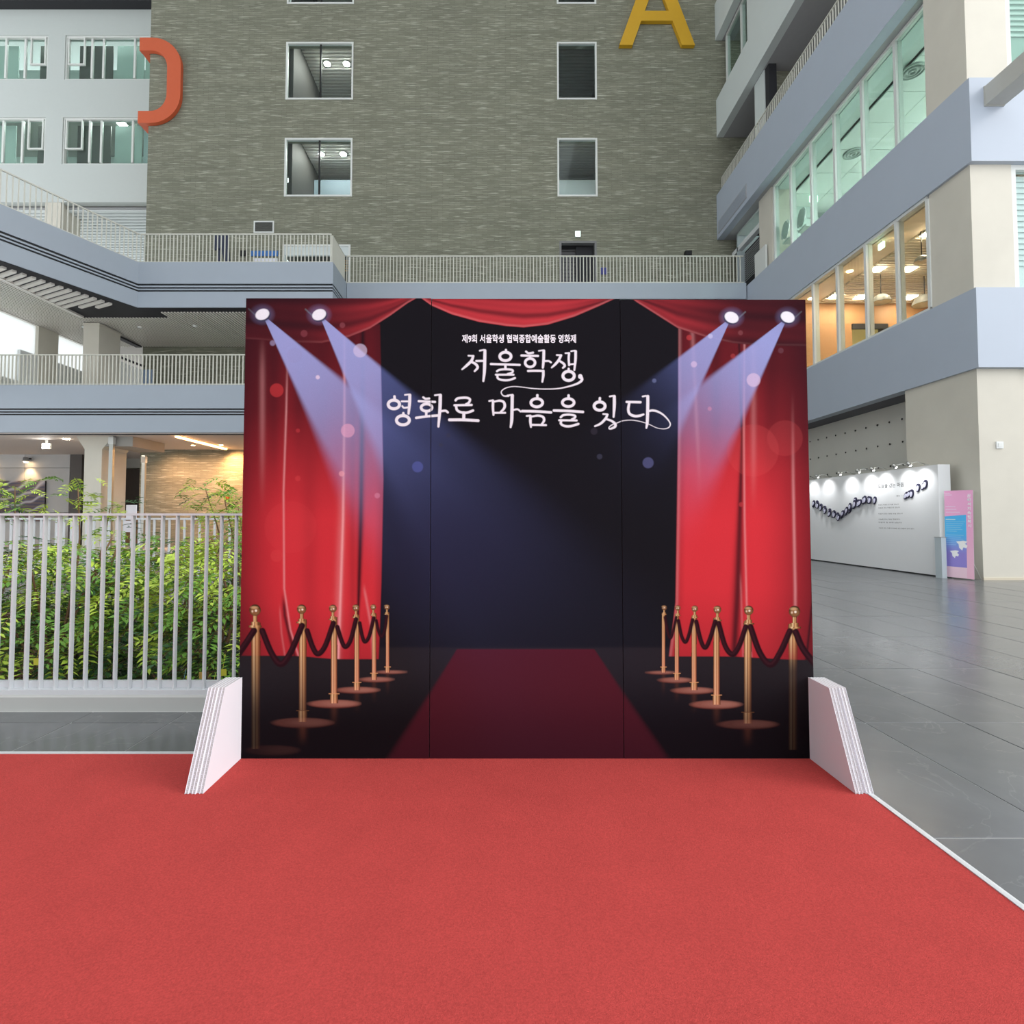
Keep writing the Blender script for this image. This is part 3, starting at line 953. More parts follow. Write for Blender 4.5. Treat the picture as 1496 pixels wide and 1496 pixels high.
    D = [([(264, 216), (262, 240)], 36), ('o', 260, 330, 80, 61, 42), ([(408, 190), (455, 182)], 24), ([(474, 190), (474, 330), (464, 488)], [44, 44, 28]), ([(312, 446), (366, 448)], 24), ([(374, 456), (345, 515), (275, 585), (192, 624)], [32, 36, 34, 24]),
         ([(352, 518), (430, 545), (485, 588), (484, 630), (430, 658), (398, 658), (404, 632), (445, 602), (510, 578), (600, 545), (720, 535), (830, 550), (940, 580), (1000, 605), (1100, 650), (1200, 662), (1268, 642), (1290, 590), (1250, 520), (1180, 452), (1100, 408), (1030, 394), (985, 402)],
          [28, 32, 38, 38, 28, 18, 14, 14, 13, 11, 11, 11, 10, 9, 9, 11, 14, 16, 20, 25, 30, 32, 30]),
         ([(655, 270), (856, 274)], 34), ([(692, 285), (678, 380), (700, 445), (770, 476), (840, 472), (900, 452)], [36, 38, 38, 38, 36, 28]), ([(888, 190), (935, 182)], 24), ([(962, 190), (962, 330), (955, 560), (942, 648)], [44, 44, 42, 26])]
    group(850, 560, 9.973, D)
    C += (rng.random(C.shape[:2]).astype(np.float32)[..., None] - 0.5) * 0.10 * (C * 0.8 + 0.006)
    return P.image('backdrop_print', GAIN)


bd = root('photo_backdrop', 'large backdrop printed with red curtains, spotlights and a Korean title, standing on the red carpet', 'backdrop', (0.14, BY, 0.009), kind='thing')
PRINT = print_material('backdrop_ink', paint_backdrop())
EDGE = mat('board_edge', (52, 46, 52), 0.8, noise=0.1)
cuts = [BX0, -0.358, 0.643, BX1]
for i in range(3):
    a, b = cuts[i] + (0.0018 if i else 0), cuts[i + 1] - (0.0018 if i < 2 else 0)
    dz = (0.0, -0.004, -0.007)[i]
    mb = MB()
    mb.box(a, b, BY, BY + 0.022, BZ0, BZ1 + dz)
    me = mb.mesh('print_panel', [EDGE, PRINT])
    uv = me.uv_layers.new(name='print')
    for p in me.polygons:
        if p.normal.y < -0.9:
            p.material_index = 1
        for li in p.loop_indices:
            v = me.vertices[me.loops[li].vertex_index].co
            uv.data[li].uv = ((v.x - BX0) / (BX1 - BX0), (v.z - BZ0) / (BZ1 - BZ0))
    o = bpy.data.objects.new('print_panel', me)
    COL.objects.link(o)
    o.parent = bd
    o.location = -ORG[bd.name]
    ORG[o.name] = Vector((0, 0, 0))
for c_ in cuts[1:3]:   # dark battens added to block light leaking through the joints
    part('joint_blocker', MB().box(c_ - .04, c_ + .04, BY + .0225, BY + .04, BZ0, BZ1 - .01), EDGE, bd)
# caption above the title (flat lettering, a hair above the sheet)
mb = text_mb('제9회 서울학생 협력종합예술활동 영화제', 0.05, 0.0011)
xs = [v[0] for v in mb.v]
ys = [v[1] for v in mb.v]
sx = 0.604 / (max(xs) - min(xs))
sy = 0.046 / (max(ys) - min(ys))
mb.v = [(-0.196 + (x - min(xs)) * sx, BY - 0.0008, 2.172 + (y - min(ys)) * sy) for x, y, z in mb.v]
part('caption_lettering', mb, mat('caption_ink', (236, 233, 242), 0.6), bd, 'small white Korean caption')
# side braces: five honeycomb boards each
for sgn, xin in ((-1, -1.327), (1, 1.598)):
    br = root('side_brace', '', 'brace')
    for k in ('label', 'category'):
        del br[k]
    br.parent = bd
    br.location = -ORG[bd.name]
    ORG[br.name] = Vector((0, 0, 0))
    th = 0.0158
    for j in range(5):
        x0 = xin + sgn * j * (th + 0.0006)
        x1 = x0 + sgn * th
        oy = random.uniform(-0.004, 0.004)
        prof = [(2.828 - 0.0, 0.010), (2.472 + oy, 0.010), (2.655 + oy, 0.424), (2.828, 0.424)]
        if j * (th + 0.0006) < 0.012:
            pass
        mb = MB()
        a, b = sorted((x0, x1))
        s_ = 0.0016
        mb.prism(prof, a, a + s_, 'x')
        mb.prism(prof, b - s_, b, 'x')
        core = [(2.826, 0.0105), (2.476 + oy, 0.0105), (2.658 + oy, 0.4235), (2.826, 0.4235)]
        mb.prism(core, a + s_, b - s_, 'x', 1)
        n = 62
        for q in range(n):   # fluted paper core showing along the slanted edge
            t0, t1 = q / n, (q + 0.5) / n
            f0 = (2.474 + oy + 0.1825 * t0, 0.0105 + 0.413 * t0)
            f1 = (2.474 + oy + 0.1825 * t1, 0.0105 + 0.413 * t1)
            xa, xb = (a + s_, b - s_) if q % 2 else (b - s_, a + s_)
            mb.add([(xa, f0[0], f0[1]), (xb, f1[0], f1[1]), (xb, f1[0] + 0.004, f1[1]), (xa, f0[0] + 0.004, f0[1] + 0.0)], [(0, 1, 2, 3), (3, 2, 1, 0)], 0)
        part('board', mb, [FOAM, FOAMC], br)

# ------------------------------------------------------------------ end wall, its windows and doors
WY = 23.5
WIN = [(-9.55, -6.53, z, z + 2.66) for z in (15.52, 19.95, 24.38)] + [(2.60, 4.38, z, z + 2.66) for z in (15.52, 19.95, 24.38)]
OPEN = WIN + [(2.67, 4.32, 10.44, 13.50), (-9.57, -6.57, 10.44, 13.34)]
wall_end = root('wall_end', 'tall end wall of long thin grey-brown bricks', 'wall', kind='structure')
part('brickwork', holes_mb(-15.65, 24, -0.3, 29, WY, WY + 0.35, OPEN), BRICK, wall_end)
part('brick_return', MB().box(-15.65, -15.3, WY + 0.35, 36, -0.3, 29), BRICK, wall_end)
wl = ['two-pane window in the end wall, lower of the left pair with bright ceiling lamps inside', 'two-pane window in the end wall beside the orange letter, second row',
      'two-pane window at the top left of the end wall, only its bottom edge seen', 'narrow single-pane window in the end wall, lower one with a pale wall inside',
      'narrow single-pane window in the end wall below the yellow letter, dark inside', 'narrow single-pane window at the very top of the end wall, under its edge']


def wframe(mb, x0, x1, z0, z1, y0, y1, t):
    mb.box(x0, x1, y0, y1, z0, z0 + t)
    mb.box(x0, x1, y0, y1, z1 - t, z1)
    mb.box(x0, x0 + t, y0, y1, z0 + t, z1 - t)
    mb.box(x1 - t, x1, y0, y1, z0 + t, z1 - t)
    return mb


nwin = 0
for i, (x0, x1, z0, z1) in enumerate(WIN):
    nwin += 1
    wr = root('window_%d' % nwin, wl[i], 'window', ((x0 + x1) / 2, WY, z0), kind='structure')
    part('frame', wframe(MB(), x0, x1, z0, z1, WY - 0.02, WY + 0.12, 0.075), FRAMEW, wr)
    if x1 - x0 > 2.5:
        xm = (x0 + x1) / 2 + 0.03
        part('mullion', MB().box(xm - 0.035, xm + 0.035, WY + 0.03, WY + 0.11, z0 + 0.075, z1 - 0.075), BLACK, wr)
        part('pane', MB().box(x0 + 0.075, xm - 0.035, WY + 0.06, WY + 0.075, z0 + 0.075, z1 - 0.075), GLASS, wr)
        part('pane', MB().box(xm + 0.035, x1 - 0.075, WY + 0.06, WY + 0.075, z0 + 0.075, z1 - 0.075), GLASS, wr)
    else:
        part('pane', MB().box(x0 + 0.075, x1 - 0.075, WY + 0.06, WY + 0.075, z0 + 0.075, z1 - 0.075), GLASS, wr)
# rooms behind those windows
rooms = root('wall_behind', 'walls and slatted ceilings of the rooms behind the end wall', 'wall', kind='structure')


def downlight(loc, r, label, group, warm=False, square=False, z_drop=0.02, lamp=None):
    lamp = lamp or (BULBW if warm else BULB)
    x, y, z = loc
    rt = root('ceiling_light', label, 'ceiling light', (x, y, z), group)
    if square:
        part('housing', MB().box(x - r * 1.15, x + r * 1.15, y - r * 1.15, y + r * 1.15, z, z + 0.03), FRAMEW, rt)
        part('diffuser', MB().box(x - r, x + r, y - r, y + r, z - z_drop, z), lamp, rt)
    else:
        part('housing', MB().lathe([(0.0, 0.04), (r * 1.2, 0.04), (r * 1.2, 0), (r, -0.002)], (x, y, z), 14), FRAMEW, rt)
        part('diffuser', MB().lathe([(r, 0.0), (r * 0.9, -z_drop), (0.0, -z_drop * 1.2)], (x, y, z), 14), lamp, rt)
    return rt


for i, (x0, x1, z0, z1) in enumerate(WIN):
    left = x0 < 0
    xa, xb = (-9.35, -4.8) if left else (0.5, 4.9)
    zc = z1 + 0.75
    dim = (not left and i != 3)
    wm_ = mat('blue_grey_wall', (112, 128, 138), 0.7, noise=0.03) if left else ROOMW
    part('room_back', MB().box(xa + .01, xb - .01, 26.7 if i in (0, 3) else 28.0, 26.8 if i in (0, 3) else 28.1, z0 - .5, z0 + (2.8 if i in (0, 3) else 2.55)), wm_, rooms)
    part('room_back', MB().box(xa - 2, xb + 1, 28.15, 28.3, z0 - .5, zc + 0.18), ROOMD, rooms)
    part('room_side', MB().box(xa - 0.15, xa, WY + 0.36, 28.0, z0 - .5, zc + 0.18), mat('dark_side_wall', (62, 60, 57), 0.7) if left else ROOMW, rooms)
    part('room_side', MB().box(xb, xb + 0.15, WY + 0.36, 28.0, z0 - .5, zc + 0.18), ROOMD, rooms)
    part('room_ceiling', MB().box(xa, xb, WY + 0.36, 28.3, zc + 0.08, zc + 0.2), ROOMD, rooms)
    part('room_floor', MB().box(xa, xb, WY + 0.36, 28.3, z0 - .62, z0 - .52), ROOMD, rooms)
    sl = MB()
    for k in range(22):
        y = WY + 0.5 + 0.2 * k
        sl.box(xa + 0.02, xb - 0.02, y, y + 0.11, zc, zc + 0.07)
    part('ceiling_slats', sl, SLAT if left else CONC_GREY, rooms, kind='stuff')
    if i in (0, 1, 3, 4):  # lamps added out of sight to brighten these rooms
        downlight(((x0 + x1) / 2, 24.0, zc - 0.03), 0.16, 'added fill lamp hidden above the head of the %s %s end wall window' % (('lower', 'second-row')[i % 3], 'wide' if left else 'narrow'),
                  'lamps behind the end wall windows', square=True, lamp=SPOT_L if (left or i == 3) else BULB)
    if left:
        if i < 2:
            for px, py, sz in (((-8.62, 25.6, 0.13), (-7.56, 25.6, 0.15)) if i == 0 else ((-8.36, 25.5, 0.15), (-7.42, 25.5, 0.15))):
                downlight((px, py, zc - 0.03), sz, ('bright lamp inside the %s wide end wall window, %s' % (('lower', 'second-row')[i], 'beside its mullion' if px < -8 else 'near its right frame')),
                          'lamps behind the end wall windows', lamp=SPOT_L)
# door on the walkway
dr = root('door_1', 'grey-framed dark doorway with a shutter on the high walkway', 'door', (3.5, WY, 10.44), kind='structure')
part('frame', wframe(MB(), 2.67, 4.32, 10.36, 13.50, WY - 0.03, WY + 0.2, 0.09), mat('door_frame', (120, 120, 120), 0.5), dr)
sm_ = MB()
for k in range(34):
    z = 10.5 + 0.085 * k
    sm_.box(2.76, 4.23, WY + 0.5 + (0.0 if k % 2 else 0.02), WY + 0.55, z, z + 0.07)
part('shutter_slats', sm_, mat('shutter', (96, 96, 98), 0.5), dr, kind='stuff')
part('door_leaf', MB().box(3.45, 4.2, WY + 0.3, WY + 0.34, 10.5, 13.4), DARK, dr)
dr = root('door_2', 'wide glazed opening with a pale lintel on the high walkway behind the railing', 'door', (-8, WY, 10.44), kind='structure')
part('frame', wframe(MB(), -9.57, -6.57, 10.36, 13.34, WY - 0.03, WY + 0.2, 0.08), FRAMEW, dr)
part('lintel', MB().box(-9.49, -6.65, WY, WY + 0.1, 12.86, 13.26), FASCIA_L, dr)
part('pane', MB().box(-9.49, -6.65, WY + 0.1, WY + 0.12, 10.44, 12.86), GLASS, dr)
bl = MB()
for k in range(5):
    bl.box(-7.35, -6.68, WY + 0.3, WY + 0.34, 12.3 + 0.11 * k, 12.36 + 0.11 * k)
part('blind_slats', bl, TAN, dr, kind='stuff')
part('room_back', MB().box(-10, -6, 26, 26.1, 10.3, 13.6), ROOMD, rooms)
part('room_ceiling', MB().box(-10, -6, WY + 0.36, 26, 13.45, 13.55), ROOMD, rooms)
part('room_back', MB().box(2, 5, WY + 1.2, WY + 1.3, 10.3, 13.6), DARK, rooms)
part('room_ceiling', MB().box(2, 5, WY + 0.36, WY + 1.2, 13.52, 13.6), DARK, rooms)
downlight((-7.6, 25.2, 13.42), 0.14, 'round lamp glowing inside the glazed opening on the high walkway', 'lamps behind the end wall windows')
# fittings on the end wall
s = root('exit_sign', 'small lit exit box above the walkway doorway', 'exit sign', (3.487, WY, 13.70))
part('case', MB().box(3.36, 3.61, WY - 0.08, WY, 13.66, 13.93), FRAMEW, s)
part('lit_face', MB().box(3.38, 3.59, WY - 0.09, WY - 0.08, 13.68, 13.91), EXITG, s)
s = root('wall_vent', 'dark square vent grille in a pale frame on the end wall, above the railing', 'vent', (-10.4, WY, 13.88))
part('frame', wframe(MB(), -10.86, -9.96, 13.86, 14.40, WY - 0.04, WY, 0.06), FRAMEW, s)
gm = MB()
for k in range(9):
    gm.box(-10.8, -10.02, WY - 0.02, WY - 0.005, 13.925 + 0.05 * k, 13.955 + 0.05 * k)
part('grille', gm, mat('grille', (70, 72, 72), 0.6), s)
s = root('sign_board', 'blue sign with a white notice below it, on the wall behind the high railing', 'sign', (-10.35, WY, 12.5))
part('blue_panel', MB().box(-10.95, -9.77, WY - 0.04, WY, 12.82, 13.05), mat('sign_blue', (58, 112, 182), 0.5), s)
part('notice', MB().box(-10.86, -9.79, WY - 0.03, WY, 12.30, 12.72), mat('paper', (226, 226, 236), 0.7), s)
single('loudspeaker', MB().box(8.18, 8.46, WY - 0.22, WY, 12.78, 12.98).box(8.2, 8.44, WY - 0.235, WY - 0.22, 12.8, 12.96), BLACK, 'small black loudspeaker box on the end wall above the walkway rail', 'loudspeaker')
single('wall_plate', MB().box(-11.42, -11.16, WY - 0.05, WY, 12.82, 13.06).box(-11.38, -11.2, WY - 0.06, WY - 0.05, 12.86, 13.02), BLACK, 'small black box on the end wall left of the blue sign', 'wall box')
single('sign_plate', MB().box(4.5, 4.78, WY - 0.04, WY, 12.0, 12.3).box(4.54, 4.74, WY - 0.05, WY - 0.04, 12.05, 12.25), mat('plate_blue', (62, 66, 140), 0.5), 'small blue plate beside the walkway doorway', 'sign')
s = root('folded_banner', 'dark folded banner on a pole on the high walkway, behind the railing', 'banner', (-12.3, 22.6, 10.44))
part('pole', MB().tube([(-11.9, 22.6, 10.44), (-11.9, 22.6, 13.35)], 0.05, 8), mat('navy', (44, 50, 72), 0.6), s)
part('cloth', MB().prism([(-12.12, 13.3), (-11.5, 13.3), (-11.4, 12.0), (-11.62, 12.0), (-11.78, 12.7), (-12.05, 12.6)], 22.5, 22.56, 'y'), MATS['navy'], s)
single('fire_alarm', MB().box(-11.86, -11.72, WY - 0.06, WY, 2.06, 2.22).box(-11.84, -11.74, WY - 0.08, WY - 0.06, 2.08, 2.2), mat('alarm_red', (190, 50, 40), 0.4), 'small red alarm box on the warm brick wall', 'alarm')

# big letters on the end wall
OR = mat('letter_orange', (204, 92, 54), 0.5, noise=0.03)
YE = mat('letter_yellow', (206, 160, 30), 0.5, noise=0.03)


def arc(cx, cz, rx, rz, a0, a1, n=14):
    return [(cx + rx * math.cos(R(a0 + (a1 - a0) * k / n)), cz + rz * math.sin(R(a0 + (a1 - a0) * k / n))) for k in range(n + 1)]


d_ = root('letter_d', 'big orange letter D wrapped around the left edge of the end wall', 'letter', (-15.9, 23.0, 18.7))
outer = [(-16.0, 22.64)] + arc(-15.45, 21.35, 1.31, 1.29, 90, 0, 10) + arc(-15.45, 20.02, 1.31, 1.29, 0, -90, 10) + [(-16.0, 18.73)]
inner = [(-16.0, 19.28)] + arc(-15.45, 20.07, 0.70, 0.79, -90, 0, 10) + arc(-15.45, 21.26, 0.70, 0.79, 0, 90, 10) + [(-16.0, 22.05)]
mb = MB()
no = len(outer)
vs = [(x, 23.3, z) for x, z in outer + inner[::-1]] + [(x, WY - 0.02, z) for x, z in outer + inner[::-1]]
fs = []
for k in range(no - 1):
    fs.append((k, k + 1, no + k + 1, no + k)[::-1])
    fs.append((2 * no + k, 2 * no + k + 1, 3 * no + k + 1, 3 * no + k))
    fs.append((k, k + 1, 2 * no + k + 1, 2 * no + k))
    fs.append((no + k, no + k + 1, 3 * no + k + 1, 3 * no + k)[::-1])
fs.append((0, no, 3 * no, 2 * no))
fs.append((no - 1, 2 * no - 1, 4 * no - 1, 3 * no - 1))
mb.add(vs, fs)
part('bowl', mb, OR, d_)
part('return_arm', MB().box(-15.99, -15.7, 23.31, 25.2, 22.06, 22.62), OR, d_)
part('return_arm', MB().box(-15.99, -15.7, 23.31, 25.2, 18.74, 19.27), OR, d_)
part('stem', MB().box(-16.0, -15.7, 25.2, 25.85, 18.74, 22.62), OR, d_)
a_ = root('letter_a', 'big yellow letter A on the end wall, its top cut by the picture edge', 'letter', (7.0, 23.1, 22.30))
part('leg', MB().prism([(5.36, 22.30), (5.95, 22.30), (7.30, 26.1), (6.72, 26.1)], 23.3, WY - 0.02, 'y'), YE, a_)
part('leg', MB().prism([(8.15, 22.30), (8.73, 22.30), (7.36, 26.1), (6.78, 26.1)], 23.301, WY - 0.021, 'y'), YE, a_)
part('crossbar', MB().prism([(6.30, 23.42), (7.76, 23.42), (7.60, 23.88), (6.48, 23.88)], 23.302, WY - 0.022, 'y'), YE, a_)

# unseen roof added over the court to cut daylight on high surfaces
roof = root('roof', 'unseen roof added over the atrium court to cut daylight, with two rooflights', 'roof', kind='structure')
part('light_block_deck', holes_mb(-42, 24, -4, 36, 30.4, 30.9, [(-6, -3, -1, 8), (3, 6, -1, 8)], 'y'), WHITE, roof)
roof.children[0].data.transform(__import__('mathutils').Matrix(((1, 0, 0, 0), (0, 0, 1, 0), (0, 1, 0, 0), (0, 0, 0, 1))))
roof.children[0].data.flip_normals()

rear = root('light_block_wall', 'unseen white wall added behind the viewer to keep daylight off the left', 'wall', kind='structure')  # unseen rear and side walls added to hold daylight off the left
part('plaster', MB().box(-30, -2.5, -6.0, -5.5, -0.3, 30.4), WHITE, rear)
part('light_block_side', MB().box(-30.5, -30, -6.0, 7.0, -0.3, 30.4), WHITE, rear)

# ------------------------------------------------------------------ left facade (far wing)
LY = 28.5
lw = [(-37, -24.55, 20.34, 22.95), (-23.62, -15.75, 20.34, 22.95), (-37, -24.55, 25.05, 27.55), (-23.62, -15.75, 25.05, 27.55)]
wall_left = root('wall_left', 'white plastered upper facade of the far left wing', 'wall', kind='structure')
part('plaster', holes_mb(-37, -15.652, 18.25, 28.9, LY, LY + 0.4, lw), mat('facade_white', (190, 197, 195), 0.6, noise=0.02), wall_left)
part('soffit_cap', MB().box(-37, -15.652, LY, LY + 0.4, 28.9, 29.0), MATS['facade_white'], wall_left)
part('roof_slab', MB().box(-37, -15.652, LY - 0.5, LY + 1.5, 29.0, 30.4), DARK, wall_left)
part('room_back', MB().box(-37, -15.7, 32.5, 32.6, 18.3, 29), GREENW, wall_left)
for zz in (23.4, 28.6):  # lamps added above the window heads to light the rooms
    for k in range(5):
        downlight((-33.5 + 4.1 * k, LY + 1.1, zz), 0.22, 'added fill lamp hidden inside the far left wing, %s floor, %s from the bricks' % ('lower' if zz < 25 else 'upper', ('fifth', 'fourth', 'third', 'second', 'first')[k]), 'added fill lamps inside the far left wing', square=True, lamp=FILL_C)
part('room_floor', MB().box(-37, -15.7, LY + 0.4, 32.5, 18.3, 18.5), CONC_GREY, wall_left)
part('room_floor', MB().box(-37, -15.7, LY + 0.4, 32.5, 23.5, 24.2), CONC_GREY, wall_left)
lab = ['long window of the far left wing, lower row, left of the white pier', 'long window of the far left wing, lower row, right of the white pier', 'long window of the far left wing, upper row, left of the white pier',
       'long window of the far left wing, upper row, behind the orange letter']
for i, (x0, x1, z0, z1) in enumerate(lw):
    nwin += 1
    wr = root('window_%d' % nwin, lab[i], 'window', ((x0 + x1) / 2, LY, z0), kind='structure')
    part('frame', wframe(MB(), x0, x1, z0, z1, LY + 0.05, LY + 0.2, 0.08), FRAMEW, wr)
    if x0 < -30:
        ms = [x1 - 0.14 - 0.0, x1 - 1.30, x1 - 2.35, x1 - 4.1, x1 - 6.0]
        sx0, sx1 = x1 - 0.98, x1 - 0.14
    else:
        ms = [x0 + 1.42, x0 + 2.05, x0 + 3.75, x0 + 5.4, x0 + 6.9]
        sx0, sx1 = x0 + 0.14, x0 + 1.06
    for q in ms[1:] if x0 < -30 else ms:
        part('mullion', MB().box(q - 0.05, q + 0.05, LY + 0.06, LY + 0.18, z0 + 0.14, z1 - 0.14), FRAMEW, wr)
    part('sash', wframe(MB(), sx0, sx1, z0 + 0.86, z1 - 0.10, LY + 0.02, LY + 0.12, 0.07), FRAMEW, wr)
    part('pane', MB().box(x0 + 0.14, x1 - 0.14, LY + 0.14, LY + 0.155, z0 + 0.14, z1 - 0.14), GLASSG, wr)
    # dark and pale blinds standing behind the panes
    pn = [(sx0 - 0.2, sx1 + 0.9, ROOMD)]
    if x0 > -30:
        pn += [(x0 + 2.2, x0 + 3.7, GREENW), (x0 + 3.8, x0 + 7.8, GREENW if i > 1 else ROOMW)]
    else:
        pn += [(x1 - 4.1, x1 - 2.4, GREENW)]
    for a, b, mm in pn:
        part('blind_panel', MB().box(max(a, x0 + .1), min(b, x1 - .1), LY + 0.9, LY + 0.95, z0 - 0.2, z1 + 0.2), mm, wr)
# the open level below it: slatted ceiling and a bright glazed back wall
lceil = root('ceiling_far', 'slatted ceiling under the far left wing', 'ceiling', kind='structure')
part('ceiling_board', MB().box(-37, -15.66, LY + 0.4, 36, 18.1, 18.2), SOFFIT, lceil)
slme = MB().box(-10.65, 10.65, -0.09, 0.09, 0, 0.08).mesh('ceiling_slat', mat('pale_slat', (205, 212, 212), 0.5))
for k in range(23):
    piece('ceiling_slat', slme, (-26.35, LY + 0.55 + 0.31 * k, 18.02), lceil)
nwin += 1
wr = root('window_%d' % nwin, 'bright glazed back wall with blinds at the far left upper level', 'window', (-26, 35.8, 10.44), kind='structure')
part('pane', MB().box(-37, -15.7, 35.9, 35.92, 10.44, 18.02), FROST, wr)
for k in range(9):
    part('mullion', MB().box(-37 + 2.6 * k, -36.86 + 2.6 * k, 35.78, 35.9, 10.44, 18.02), FRAMEW, wr)
bl = MB()
for k in range(36):
    bl.box(-36.9, -15.8, 35.72, 35.76, 10.6 + 0.2 * k, 10.68 + 0.2 * k)
part('blind_slats', bl, frost('blind_cloth', 1.0), wr, kind='stuff')
single('column_upper', MB().box(-24.45, -23.6, LY + 0.02, 29.9, 10.44, 18.25).box(-24.47, -23.58, LY, 29.92, 10.44, 10.55), CONCRETE, 'square beige column behind the slanting railing on the far left upper level', 'column', kind='structure')

# ------------------------------------------------------------------ left balconies
GR = 0.045


def fascia_stack(parent, poly, z0, z1, grooves, mm, open_back=None):
    """slab edge in layers; grooves (z pairs, bottom first) are set back and dark"""
    zs = [z0]
    for g in grooves:
        zs += [g[0], g[1]]
    zs.append(z1)
    ins = inset(poly, GR)
    for i in range(len(zs) - 1):
        if i % 2:
            part('shadow_groove', MB().prism(ins, zs[i], zs[i + 1]), BLACK, parent)
        else:
            part('fascia_panel', MB().prism(poly, zs[i], zs[i + 1]), mm, parent)


up = [(-18.2, 7.615), (-12.95, 19.1), (-5.96, 19.1), (-5.96, 23.48), (-18.2, 23.48)]
b1 = root('balcony_upper', 'upper balcony with grey-blue fascia and black grooves, bending on the left', 'balcony', kind='structure')
fascia_stack(b1, up, 8.79, 10.44, [(9.365, 9.425), (9.472, 9.532), (9.585, 9.655)], FASCIA_M)
wk = [(-5.94, 20.8), (9.66, 20.8), (9.66, 23.48), (-5.94, 23.48)]
part('rear_slab', MB().box(-37, -15.66, 27.4, 36, 10.2, 10.44).box(-18.2, -15.66, 23.48, 27.4, 10.2, 10.44), CONC_GREY, b1)
part('walkway_slab', MB().prism(wk, 9.80, 10.44), FASCIA_M, b1)
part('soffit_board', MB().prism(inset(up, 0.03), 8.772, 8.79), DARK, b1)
c1 = root('ceiling_slatted', 'slatted ceiling under the upper balcony on the left', 'ceiling', kind='structure')
fine = {}
for k in range(110):
    x = -18.2 + 0.118 * k
    if x > -5.2:
        break
    y0 = 15.0 if x < -15.55 else (20.0 if x < -12.3 else 19.45)
    y1 = 23.4
    key = (y0, y1)
    if key not in fine:
        fine[key] = MB().box(-0.029, 0.029, 0, y1 - y0, 0, 0.03).mesh('ceiling_slat', SLAT)
    piece('ceiling_slat', fine[key], (x, y0, 8.735), c1)
for k in range(40):
    Y = 12.6 + 0.255 * k * 0.885
    ex = -12.95 + (Y - 19.1) / 2.1875
    p = Vector((ex, Y, 8.735)) + Vector((-0.909, 0.416, 0)) * 0.36
    q = p + Vector((-0.909, 0.416, 0)) * 3.0
    if q.x < -15.45:
        q = p + (q - p) * ((p.x + 15.45) / (p.x - q.x))
    if q.y > 18.95:
        q = p + (q - p) * max(0.0, (18.95 - p.y) / (q.y - p.y))
    if p.x < -15.4 or p.y > 18.8 or (q - p).length < 0.15:
        continue
    part('ceiling_slat', MB().bar(p, q, 0.115, 0.07), SLAT, c1)
part('ceiling_edge', MB().box(-15.6, -15.48, 12.5, 19.9, 8.70, 8.77), SLAT, c1)
for x, y, nm in ((-14.03, 20.86, 'beside the beige column'), (-11.82, 20.76, 'nearest the backdrop'), (-16.2, 20.86, 'before the bright window'), (-16.4, 22.6, 'over the stair side wall')):
    downlight((x, y, 8.692), .07, 'small unlit round downlight in the slatted ceiling, ' + nm, 'downlights in the slatted ceiling', lamp=WHITE)
part('air_diffuser', MB().box(-15.75, -15.50, 21.6, 23.2, 8.64, 8.70), DARK, c1)

lo = [(-24, 18.9), (-2.0, 18.9), (-2.0, 23.48), (-24, 23.48)]
b2 = root('balcony_lower', 'lower balcony with grey-blue fascia and black grooves behind the backdrop', 'balcony', kind='structure')
fascia_stack(b2, lo, 4.26, 5.94, [(4.865, 4.915), (4.955, 5.005), (5.05, 5.11)], FASCIA_M)
part('bounce_plate', MB().box(-23.9, -2.1, 19.0, 23.47, 5.941, 5.95), mat('bounce_white', (232, 230, 224), 0.6, noise=0.04), b2)  # pale plate added to bounce light up to the slatted ceiling
c2 = root('ceiling_ground', 'smooth grey-brown ceiling over the ground level on the left', 'ceiling', kind='structure')
part('ceiling_board', MB().box(-37, -2, 19.0, 23.4, 4.225, 4.255).box(-37, -15.66, 23.4, 34, 4.225, 4.255), mat('brown_soffit', (204, 194, 188), 0.7, noise=0.03), c2)
part('edge_reveal', MB().box(-37, -2, 19.02, 19.14, 4.20, 4.225), DARK, c2)


def railing(name, label, pts, zb, h, pitch, mm, barw=0.03, loc=None, group=None):
    rt = root(name, label, 'railing', loc or (pts[0][0], pts[0][1], zb), group)
    tr, brl = MB(), MB()
    for p, q in zip(pts[:-1], pts[1:]):
        tr.bar((*p, zb + h - 0.02), (*q, zb + h - 0.02), 0.05, 0.04)
        brl.bar((*p, zb + 0.05), (*q, zb + 0.05), 0.04, 0.03)
    part('top_rail', tr, mm, rt)
    part('bottom_rail', brl, mm, rt)
    me = MB().box(-barw / 2, barw / 2, -barw / 2, barw / 2, 0, h - 0.04).mesh('baluster', mm)
    n = 0
    for p, q in zip(pts[:-1], pts[1:]):
        p, q = Vector(p), Vector(q)
        L = (q - p).length
        for k in range(int(L / pitch) + 1):
            c = p + (q - p).normalized() * pitch * k
            if n < 298:
                piece('baluster', me, (c.x, c.y, zb), rt, (0, 0, math.atan2((q - p).y, (q - p).x)))
                n += 1
    return rt


def along(p, q, d):
    v = (Vector(q) - Vector(p)).normalized()
    nrm = Vector((-v.y, v.x)) * d
    return tuple(Vector(p) + nrm), tuple(Vector(q) + nrm)


